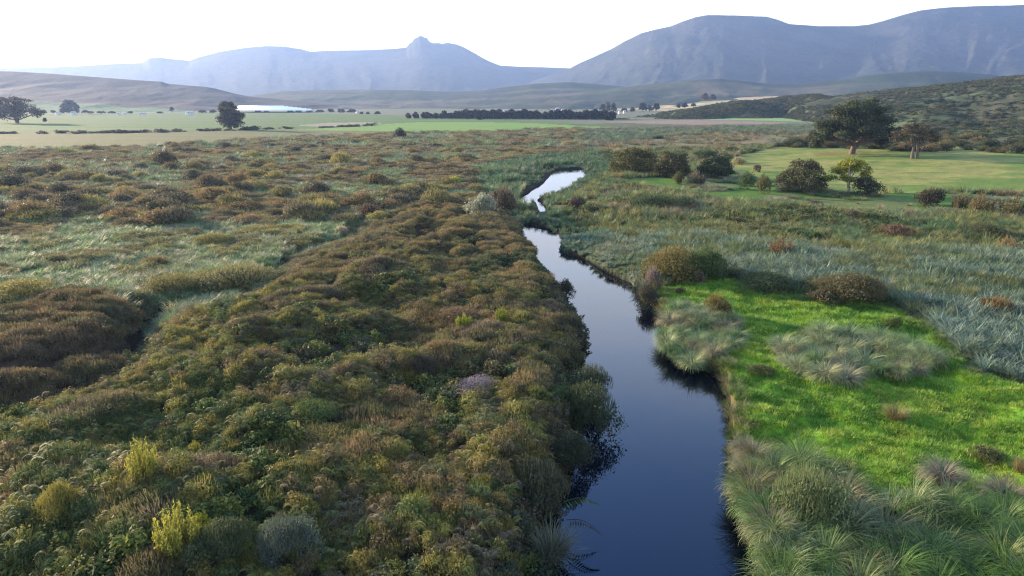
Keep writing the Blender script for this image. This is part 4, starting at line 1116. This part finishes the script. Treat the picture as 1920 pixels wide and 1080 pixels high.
# left bank
S("yellow_shrub", "bright yellow green shrub, upper of the two tall ones in the left bracken", "bush", 276, 925, 62, 92, YG, 'tall')
S("yellow_shrub", "bright yellow green shrub at the bottom left, the largest yellow one", "bush", 338, 1050, 84, 90, YG, 'tall')
S("yellow_shrub", "yellow green shrub leaning right of the largest yellow one", "bush", 380, 1015, 66, 44, (0.22, 0.23, 0.03), 'tall')
S("yellow_shrub", "tiny yellow sprig right of the upper tall yellow shrub", "bush", 369, 865, 24, 28, YG, 'tall')
S("shrub", "rounded olive gold shrub left of the yellow ones in the bracken", "bush", 118, 985, 84, 68, (0.15, 0.14, 0.032), 'hi')
S("shrub", "dark green rounded shrub at the bottom beside the largest yellow shrub", "bush", 425, 1060, 120, 80, (0.045, 0.06, 0.03), 'hi')
S("shrub", "blue grey feathery shrub at the bottom of the left bank", "bush", 535, 1055, 120, 80, (0.055, 0.075, 0.062), 'hi')
S("shrub", "fresh green fern-like mound in the middle of the left bracken", "bush", 585, 800, 110, 46, (0.075, 0.11, 0.034), 'hi')
S("yellow_shrub", "small yellow green shrub below the rust patch near the river", "bush", 871, 624, 34, 30, (0.17, 0.20, 0.025), 'tall')
S("yellow_shrub", "small yellow green shrub right of the rust patch near the river", "bush", 940, 612, 28, 30, (0.15, 0.18, 0.025), 'tall')
S("shrub", "lilac grey flowering shrub on the left bank", "bush", 885, 748, 96, 34, (0.155, 0.135, 0.155), 'hi')
S("shrub", "rust orange shrub patch on the left bank near the river", "bush", 855, 610, 120, 32, (0.135, 0.095, 0.05), 'hi')
S("shrub", "tawny shrub ridge below the lilac flowering shrub", "bush", 740, 778, 110, 46, (0.15, 0.11, 0.05), 'hi')
S("shrub", "olive yellow shrub ridge left of the tawny one", "bush", 600, 848, 160, 34, (0.15, 0.13, 0.04), 'hi')
S("shrub", "dark brown shrub hollow in the middle of the left bracken", "bush", 790, 712, 80, 42, (0.05, 0.045, 0.032), 'hi')
S("pale_bush", "grey green ball-shaped bush at the narrows of the river", "bush", 906, 412, 54, 44, (0.19, 0.21, 0.15), 'mid')
S("pale_bush", "small straw coloured ball bush left of the river narrows", "bush", 782, 370, 24, 22, (0.24, 0.19, 0.13), 'mid')
S("shrub", "brown bare-twigged bush at the inner side of the river bend", "bush", 945, 400, 56, 54, (0.085, 0.07, 0.05), 'mid')
S("shrub", "mauve brown bush above the river bend on the left bank", "bush", 925, 385, 44, 28, (0.09, 0.075, 0.065), 'mid')
S("yellow_bush", "pale yellow green bush in the far left scrub", "bush", 640, 312, 50, 28, (0.22, 0.20, 0.06), 'mid')
S("yellow_bush", "low yellow green bush left of the upper pool", "bush", 850, 348, 44, 18, (0.20, 0.21, 0.04), 'mid')
S("shrub", "dark round bush at the top edge of the left scrub beneath the bright green field", "bush", 750, 262, 30, 22, (0.035, 0.045, 0.028), 'mid')
S("shrub", "brown hump in the far left scrub below the lone dark tree", "bush", 308, 312, 54, 34, (0.085, 0.075, 0.042), 'mid')
S("olive_bush", "olive mound in the pale grass opening on the left", "bush", 398, 458, 82, 26, (0.16, 0.15, 0.045), 'hi')
S("olive_bush", "rust olive mound lower in the pale grass opening", "bush", 292, 497, 66, 22, (0.15, 0.12, 0.045), 'mid')
S("olive_bush", "tall yellow olive hedge of bush along the dark cleft on the left", "bush", 450, 535, 150, 52, (0.15, 0.145, 0.06), 'hi')
S("olive_bush", "yellow olive bush left of the hedge along the dark cleft", "bush", 330, 545, 110, 42, (0.15, 0.14, 0.05), 'hi')
S("olive_bush", "golden olive bush at the left edge above the brown mass", "bush", 40, 560, 130, 46, (0.18, 0.16, 0.045), 'hi')
S("shrub", "straw white tuft bush at the right end of the pale grass opening", "bush", 640, 438, 26, 18, (0.28, 0.24, 0.16), 'mid')
S("shrub", "dark brown bush above the right end of the pale grass opening", "bush", 690, 408, 60, 30, (0.07, 0.055, 0.04), 'mid')
# the bushes that hang over the water
def over(name, label, cat, px, py, wpx, hpx, tint, kind='hi', z=-0.75):
    X, Y, _ = at(px, py, z)
    return S(name, label, cat, 0, 0, wpx, hpx, tint, kind, pos=(X, Y, z), dz=0)
over("bank_bush", "dark leafy bush bulging over the water, upper one on the left bank", "bush", 1108, 745, 96, 70, (0.045, 0.06, 0.035))
over("bank_bush", "dark green drooping bush bulging farthest over the river", "bush", 1100, 800, 120, 92, (0.04, 0.055, 0.026))
over("bank_bush", "dark bush at the waterline below the farthest bulging one", "bush", 1066, 875, 92, 74, (0.04, 0.048, 0.03))
over("bank_bush", "brown green bush at the bottom of the left bank", "bush", 1005, 960, 150, 110, (0.06, 0.065, 0.038))
over("bank_bush", "dark ragged bush hanging over the bank below the gully mouth", "bush", 1066, 640, 70, 60, (0.045, 0.048, 0.03))
over("bank_bush", "dark brown bush overhanging the river under the reed bend", "bush", 1060, 560, 40, 36, (0.045, 0.045, 0.03), 'mid')
over("drooping_grass", "long drooping grass clump over the water at the bottom left bank", "grass", 1030, 1050, 120, 60, (0.10, 0.105, 0.065), 'grass')
over("bank_bush", "grey pink dry bush on the right bank at the bend", "bush", 1222, 548, 34, 50, (0.14, 0.115, 0.10), 'mid', -.2)
over("bank_bush", "dark bush dipping into the river on the right bank at the bend", "bush", 1212, 570, 40, 44, (0.05, 0.05, 0.035), 'mid', -.7)

# a dead fern frond reaching over the water
def frond(label, px, py, z, L, az, tint):
    rng = rr(5); g = G()
    t = np.linspace(0, 1, 15); c = np.stack([L * t, 0 * t, 0.25 * L * np.sin(t * 2.6) - 0.18 * L * t], 1)
    tube(g, c, np.linspace(.018, .004, 15), 5, .3)
    for i in range(2, 15):
        for s in (-1, 1):
            w_ = 0.26 * L * (1 - t[i]) ** .6 + .03
            p = c[i]; d = np.array([.35, s * .85, -.35]) * w_
            sd_v = np.array([.03, 0, .01])
            g.add([p - sd_v, p + d * .6 - sd_v * 1.3, p + d, p + d * .6 + sd_v * 1.3], [(0, 1, 2, 3)], [rng.uniform()] * 4)
    o = link("fern_frond", mesh_of("fern_frond", g.get(), M_LEAF)); X, Y, _ = at(px, py, z)
    o.location = (X, Y, z); o.rotation_euler = (0, 0, az); o.color = (*tint, 1)
    tag(o, label, "fern frond")
frond("dark dead frond pointing out over the river near the bottom", 1062, 975, 0.0, 1.5, -0.55, (0.05, 0.04, 0.03))
frond("green frond reaching level over the river above the dead one", 1050, 945, 0.3, 1.6, 0.05, (0.05, 0.08, 0.03))

# --- tussocks
T_SEDGE = [mesh_of("tussock_blades", blades(560, 1.5, 0.030, 2.3, 0.20, 0.24, 7, rr(1500 + i), 1.2), M_BLADE) for i in range(6)]
def tone(c):
    r, g, b = c
    L = 0.3 * r + 0.6 * g + 0.1 * b
    hue = "straw" if r > g * 0.97 else "yellowish" if r > g * 0.85 else "grey green" if b > g * 0.5 else "fresh green"
    return ("dark " if L < 0.13 else "light " if L > 0.21 else "") + hue
def tlabel(label, c, px, py):
    if "{" not in label: return label
    if "river bank clump" in label:
        w_ = ("back" if py < 612 else "middle" if py < 642 else "front") + (" by the water" if px < 1290 else " in the centre" if px < 1340 else " on the meadow side")
    elif "meadow patch" in label:
        w_ = ("back" if py < 650 else "middle" if py < 680 else "front") + (", left end" if px < 1510 else ", left of centre" if px < 1600 else ", right of centre" if px < 1680 else ", right end")
    elif "rushes" in label:
        w_ = "upper end" if px < 1740 else "middle" if px < 1840 else "lower end"
    elif "draping" in label:
        w_ = "upper stretch" if py < 900 else "middle stretch" if py < 1000 else "bottom stretch"
    else:
        w_ = ("top" if py < 930 else "upper middle" if py < 985 else "lower middle" if py < 1040 else "bottom") + (" by the river" if px < 1450 else " round the leafy shrub" if px < 1590 else " right of the leafy shrub" if px < 1700 else " left of the right edge" if px < 1830 else " at the right edge")
    return label.format(tone(c), w_)
def tussocks(poly, n, seed, smin, smax, cols, label, group, dmin):
    rng = rr(seed); pts = []
    lo, hi = poly.lo, poly.hi; tries = 0
    while len(pts) < n and tries < 20000:
        tries += 1
        p = rng.uniform(lo, hi)
        px, py = topix(p[0], p[1], 0.3)
        if not (-40 < px < 2060 and py < 1150): continue
        if poly.inside(p[0:1], p[1:2])[0] and all((p[0] - q[0]) ** 2 + (p[1] - q[1]) ** 2 > dmin ** 2 for q in pts): pts.append(p)
    for i, p in enumerate(pts):
        r = RIVER.sd(p[0:1], p[1:2])[0]
        if r > -0.42 and "rounded" not in label: continue
        o = link("tussock", T_SEDGE[rng.integers(0, 6)])
        o.location = (p[0], p[1], max(gz(p[0], p[1]) - 0.12, -0.6))
        s = rng.uniform(smin, smax)
        o.scale = (s, s, s * rng.uniform(.8, 1.1)); o.rotation_euler = (rng.normal(0, .16), rng.normal(0, .16), rng.uniform(0, 6.28))
        c = np.array(cols[rng.integers(0, len(cols))]) * rng.uniform(.85, 1.15)
        o.color = (*c, 1)
        px, py = topix(p[0], p[1], 0.3)
        tag(o, tlabel(label, c, float(px), float(py)), "tussock", group)
PALE = [(0.19, 0.24, 0.11), (0.15, 0.215, 0.085), (0.22, 0.25, 0.12), (0.22, 0.205, 0.12), (0.12, 0.20, 0.07)]
K1 = P([(1240, 590), (1262, 578), (1300, 574), (1345, 584), (1382, 602), (1384, 640), (1350, 660), (1312, 676), (1278, 662), (1250, 640)])
K2 = P([(1442, 655), (1470, 635), (1530, 625), (1600, 622), (1680, 638), (1745, 664), (1748, 690), (1690, 708), (1610, 714), (1530, 706), (1470, 690)])
tussocks(K1, 60, 61, .6, .95, PALE, "{} tussock in the rounded river bank clump, {}", "tussocks of the clump on the river bank", .5)
tussocks(K2, 95, 62, .6, 1.0, PALE, "{} tussock in the bright meadow patch, {}", "tussocks of the patch in the middle of the meadow", .5)
K1E = P([(1425, 652), (1436, 636), (1450, 650), (1442, 668)])
tussocks(SEDGE, 170, 63, .55, 1.2, [(0.085, 0.155, 0.035), (0.07, 0.145, 0.03), (0.14, 0.19, 0.065), (0.15, 0.135, 0.07), (0.06, 0.13, 0.02), (0.115, 0.175, 0.05), (0.16, 0.20, 0.09)], "{} tussock in the bottom right bed, {}", "tussocks of the bed at the bottom right", .66)
BANKR = P([(1365, 835), (1410, 835), (1430, 920), (1460, 1000), (1495, 1110), (1420, 1110), (1392, 1000), (1370, 900)])
tussocks(BANKR, 34, 64, .6, .95, PALE, "{} tussock draping over the right bank, {}", "tussocks draping over the lower right bank", .55)
PALMC = P([(1640, 545), (1700, 572), (1760, 612), (1810, 652), (1860, 688), (1930, 706), (1930, 640), (1840, 590), (1760, 560), (1690, 535)])
T_SPIKE = [mesh_of("spiky_blades", blades(230, 1.25, 0.055, 0.95, 0.5, 0.16, 5, rr(1600 + i)), M_BLADE) for i in range(4)]
SAVE = T_SEDGE; T_SEDGE = T_SPIKE * 2
tussocks(PALMC, 34, 65, .8, 1.15, [(0.15, 0.21, 0.18), (0.13, 0.19, 0.15), (0.17, 0.22, 0.18)], "{} spiky clump where rushes meet meadow, {}", "spiky rush clumps along the meadow edge", 1.3)
T_SEDGE = SAVE
for (x, y, wd, h, c, lab) in [(1765, 905, 70, 55, (0.17, 0.155, 0.11), "dead grey tussock standing tall at the lower edge of the bright meadow"),
                              (1880, 940, 80, 50, (0.16, 0.14, 0.10), "dead grey brown tussock near the right edge below the meadow"),
                              (1660, 985, 60, 70, (0.16, 0.20, 0.13), "mop-headed pale tussock in a dark hollow of the foreground bed")]:
    o = S("tussock", lab, "tussock", x, y, wd, h, c, 'grass')
    o.data = SAVE[2]; o.scale = (0.95, 0.95, 0.95)

# --- humps of heath in the left scrub, bushes of the far flats, the hill foot and the field edges
def mlabel(label, c, x, y):
    col_ = ("dark " if sum(c) < 0.19 else "light " if sum(c) > 0.3 else "") + ("rusty brown" if c[0] > c[1] * 1.25 else "brown" if c[0] > c[1] * 1.06 else "olive" if c[0] > c[1] * .85 else "green")
    if "open scrub" in label:
        w_ = ("next to the khaki field" if y < 305 else "in the upper middle of the scrub" if y < 340 else "in the lower middle of the scrub" if y < 380 else "near the pale grass opening") + (" at the far left" if x < 200 else " left of centre" if x < 430 else " towards the centre" if x < 660 else " towards the river")
        return "%s heath bush %s" % (col_, w_)
    if "far flats" in label:
        return "low %s bush on the far flats, %s" % (col_, "left of the river bend" if x < 950 else "straight beyond the river bend" if x < 1150 else "beyond the tree clump" if x < 1350 else "near the foot of the right hill")
    if "reeds right" in label:
        return "low %s bush among the marsh reeds, %s" % (col_, ("above" if y < 430 else "beside") + (" the river bank" if x < 1400 else " the wide brown green bush" if x < 1650 else " the rushes at the right"))
    if "straw" in label:
        return "straw tussock on the strip below the upper meadow, %s" % ("under the feathery tree" if x < 1560 else "under the yellow green tree" if x < 1700 else "under the near-black spiky bush" if x < 1800 else "at the right edge")
    return label
def many(name, label, cat, group, n, poly, seed, wr, hr, cols, flat=0.62, kinds=B_MID, avoid=(), bias=1.0):
    rng = rr(seed); c = 0; tries = 0
    while c < n and tries < 30000:
        tries += 1
        # even over the picture, so the near ones are not crowded out
        t = rng.uniform(size=2)
        x = poly[0] + (poly[2] - poly[0]) * t[0]; y = poly[1] + (poly[3] - poly[1]) * t[1] ** bias
        X, Y, _ = at(x, y, .3)
        if any(q.inside(np.array([X]), np.array([Y]))[0] for q in avoid): continue
        if BANKGAP(np.array([X]), np.array([Y]))[0] > -1.5: continue
        o = link(name, kinds[rng.integers(0, len(kinds))])
        wd = rng.uniform(*wr); o.location = (X, Y, gz(X, Y) - .1); o.rotation_euler = (0, 0, rng.uniform(0, 6.28))
        o.scale = (wd / 2, wd / 2 * rng.uniform(.8, 1.2), wd / 2 * flat * rng.uniform(.7, 1.25))
        cc = np.array(cols[rng.integers(0, len(cols))]) * rng.uniform(.85, 1.2); o.color = (*cc, 1)
        tag(o, mlabel(label, cc, x, y), cat, group); c += 1
HC = [(0.11, 0.092, 0.052), (0.14, 0.11, 0.05), (0.095, 0.088, 0.056), (0.14, 0.13, 0.05), (0.155, 0.115, 0.055), (0.085, 0.082, 0.046), (0.17, 0.155, 0.05)]
AV = (FERN, LAWN_L, LAWN_M, KHAKI, REED, FIELDS, BRIGHT)
many("heath_bush", "rounded brown heath bush in the open scrub left of the river", "bush", "heath bushes in the scrub left of the river", 290, (-40, 270, 900, 425), 70, (3.0, 7.0), 0, HC, .75, B_MID, AV)
many("heath_bush", "low dark heath bush on the far flats beyond the river bend", "bush", "dark bushes on the far flats", 70, (700, 248, 1500, 285), 71, (4, 9), 0, [(0.06, 0.06, 0.04), (0.08, 0.065, 0.045), (0.07, 0.075, 0.04)], .45, B_LO, AV + (TAN, UPMEAD))
many("marsh_bush", "low dark green bush among the reeds right of the river", "bush", "bushes in the marsh right of the river", 60, (1180, 372, 1920, 520), 72, (1.6, 4.2), 0, [(0.05, 0.07, 0.03), (0.08, 0.085, 0.035), (0.10, 0.075, 0.045), (0.06, 0.08, 0.035)], .5, B_MID, (MEAD, UPMEAD, REED))
many("straw_tussock", "straw coloured tussock on the green strip below the upper meadow", "tussock", "straw tussocks on the strip below the upper meadow", 60, (1380, 372, 1930, 425), 73, (1.0, 2.0), 0, [(0.27, 0.22, 0.13), (0.22, 0.20, 0.12), (0.20, 0.20, 0.11)], .9, B_GRASS, (UPMEAD,))
for i in range(64):
    rng = rr(800 + i); x = rng.uniform(-20, 480) if i < 48 else rng.uniform(480, 700)
    y = np.interp(x, [-20, 240, 480, 700], [250.5, 249, 243.5, 236]) + rng.normal(0, .35)
    X, Y, Z = spot(x, y); o = link("hedge_bush", B_LO[i % 5]); wd = rng.uniform(4, 9)
    o.location = (X, Y, Z - .2); o.scale = (wd / 2 * 1.3, wd / 2, wd / 2 * rng.uniform(.4, .8)); o.color = (0.06, 0.06, 0.04, 1); o.rotation_euler = (0, 0, i)
    tag(o, "small dark hedge bush along the khaki field, %s" % ("at the far left" if x < 120 else "left of the middle" if x < 270 else "just left of the lone tall tree" if x < 420 else "just right of the lone tall tree" if x < 520 else "towards the bright green field"), "bush", "bushes along the khaki field edge")
rng = rr(850)
for i in range(120):
    x = rng.uniform(1478, 1945); y = np.interp(x, [1478, 1560, 1680, 1945], [278, 277, 284, 288]) - rng.uniform(0, 1) ** 1.3 * np.interp(x, [1478, 1600, 1945], [6, 14, 34])
    X, Y, Z = spot(x, y)
    wd = rng.uniform(3.5, 8); o = link("hill_bush", B_MID[i % 5]); o.location = (X, Y, max(Z, hill_z(X, Y)) - .2); o.rotation_euler = (0, 0, i * 1.1)
    o.scale = (wd / 2, wd / 2, wd / 2 * rng.uniform(.6, 1.05))
    cc = [(0.05, 0.06, 0.028), (0.075, 0.08, 0.035), (0.12, 0.10, 0.05), (0.045, 0.055, 0.03)][rng.integers(0, 4)]; o.color = (*cc, 1)
    tag(o, "%s bush in the belt at the hill foot, %s" % (("dark green", "olive green", "tawny", "very dark")[[0.05, 0.075, 0.12, 0.045].index(cc[0])], "left of the great tree" if x < 1540 else "behind the great tree" if x < 1670 else "behind the small forked tree" if x < 1760 else "right of the small forked tree" if x < 1850 else "at the right edge"), "bush", "bushes at the foot of the right hill")

# --- farm buildings
M_WHITE = plain("whitewash", (0.55, 0.55, 0.53), .8, .06, .3)
M_ROOF = plain("pale_roof", (0.35, 0.34, 0.33), .6, .1, .3)
M_PLASTIC = plain("greenhouse_plastic", (0.85, 0.87, 0.88), .35, .04, .2, .5)
M_DARK = plain("dark_opening", (0.03, 0.03, 0.035), .6, .1, 1)
def house(name, label, x, y, d, wd, dp, h, rz=0.0, group=None):
    X, Y, Z = at_dist(x, y, d); wd *= .6; h *= .5; dp *= .6
    root = bpy.data.objects.new(name, None); COL.objects.link(root); root.location = (X, Y, Z); root.rotation_euler = (0, 0, rz)
    tag(root, label, "building", group)
    e = h * .62
    v = [(sx * wd / 2, sy * dp / 2, z) for z in (-2, e) for sy in (-1, 1) for sx in (-1, 1)] + [(-wd / 2, 0, h), (wd / 2, 0, h)]
    me = new_mesh("wall", v, [(0, 1, 5, 4), (3, 2, 6, 7)], [M_WHITE], tris=[(2, 0, 4), (2, 4, 6), (6, 4, 8), (1, 3, 7), (1, 7, 5), (5, 7, 9)]); link("wall", me, root)
    o_ = .35
    r = [(-wd / 2 - o_, -dp / 2 - o_, e - .15), (wd / 2 + o_, -dp / 2 - o_, e - .15), (wd / 2 + o_, 0, h + .12), (-wd / 2 - o_, 0, h + .12), (-wd / 2 - o_, dp / 2 + o_, e - .15), (wd / 2 + o_, dp / 2 + o_, e - .15)]
    r2 = [(a, b, c - .15) for a, b, c in r]
    link("roof", new_mesh("roof", r + r2, [(0, 1, 2, 3), (3, 2, 5, 4), (6, 9, 8, 7), (9, 10, 11, 8), (0, 6, 7, 1), (4, 5, 11, 10)], [M_ROOF]), root)
    for k in range(max(1, int(wd / 5))):
        cx = -wd / 2 + (k + .5) * wd / max(1, int(wd / 5))
        b = [(cx + a, -dp / 2 - .06 * s, zz) for s in (0.2, 1) for zz in (e * .3, e * .75) for a in (-.4, .4)]
        link("window", new_mesh("window", b, [(4, 5, 7, 6), (0, 2, 3, 1), (0, 1, 5, 4), (2, 6, 7, 3), (0, 4, 6, 2), (1, 3, 7, 5)], [M_DARK]), root)
house("farm_shed", "long low white roofed shed left of the lone dark field tree", 356, 212, 800, 13, 9, 4)
house("farmhouse", "small white gabled house in the field right of the greenhouses", 671, 212, 900, 7, 6, 5.5, .5)
house("white_building", "white building under the dark round tree between the field trees", 138, 212.5, 780, 8, 6, 3.6)
house("white_building", "low white building just left of the dark round field tree", 109, 212.5, 790, 7, 5, 3.0)
for i, x in enumerate((222, 234, 262, 270)):
    house("white_building", "tiny white building in the line along the far green field on the left", x, 213.2, 790, 5, 4, 2.6, group="tiny white buildings in the far left field")
for i, (x, y, wd, h) in enumerate([(1036, 207.5, 9, 5), (1045, 207, 8, 8), (1056, 207.5, 9, 5)]):
    house("white_building", ["left white building of the farmstead behind the windbreak", "tallest white building in the middle of the farmstead behind the windbreak", "right white building of the farmstead behind the windbreak"][i], x, y, 1050, wd, 6, h, .1 * i)
for i, (x, wd) in enumerate([(948, 12), (962, 10), (976, 12)]):
    house("white_building", "low white roof showing above the middle of the windbreak", x, 208.3, 1080, wd, 7, 4.2, group="low white roofs above the windbreak")
house("farmhouse", "white gabled house, left of a pair beside the far trees right of the windbreak", 1162, 210.5, 850, 5, 5, 4, .6)
house("farmhouse", "white gabled house, right of a pair beside the far trees right of the windbreak", 1171, 209.5, 860, 5, 4, 3.4, .4)
for k in range(7):   # plastic tunnels, end to end across the slope foot
    X, Y, Z = at_dist(508 - k * 3.0, 207.0 - k * 1.0, 940 + k * 14)
    L_ = 106 - k * 7; w_ = 11; th = np.linspace(0, math.pi, 11)
    v = [(sx * L_ / 2, -w_ / 2 * math.cos(a), 2.2 * math.sin(a)) for sx in (-1, 1) for a in th]
    q = [(j, j + 1, 12 + j, 11 + j) for j in range(10)]
    tr_ = [(0, 11 - 1, 0)] if False else [(0, j + 1, j) for j in range(1, 10)] + [(11, 11 + j, 12 + j) for j in range(1, 10)]
    o = link("greenhouse", new_mesh("greenhouse", v, q, [M_PLASTIC], tris=tr_)); o.location = (X, Y, Z)
    tag(o, "long white plastic greenhouse tunnel at the foot of the left hill", "greenhouse", "white greenhouse tunnels at the foot of the left hill")
#@@HAZE
# ------------------------------------------------------------------ haze
def box(name, x0, x1, y0, y1, z0, z1, mats):
    v = [(x, y, z) for z in (z0, z1) for y in (y0, y1) for x in (x0, x1)]
    q = [(0, 2, 3, 1), (4, 5, 7, 6), (0, 1, 5, 4), (1, 3, 7, 5), (3, 2, 6, 7), (2, 0, 4, 6)]
    return new_mesh(name, v, q, mats)
def haze():
    m = bpy.data.materials.new("haze"); m.use_nodes = True
    nt = m.node_tree; nt.nodes.clear()
    out = N(nt, "ShaderNodeOutputMaterial"); pv = N(nt, "ShaderNodeVolumePrincipled")
    pv.inputs["Color"].default_value = HAZE_COL
    pv.inputs["Density"].default_value = HAZE_DENS
    pv.inputs["Anisotropy"].default_value = HAZE_ANI
    nt.links.new(pv.outputs[0], out.inputs["Volume"])
    link("haze", box("haze", -8500, 8500, -300, 7800, -9, 640, [m]), kind="stuff")
HAZE_COL, HAZE_DENS, HAZE_ANI = (0.25, 0.38, 0.70, 1.0), 1.4e-4, 0.36
haze()
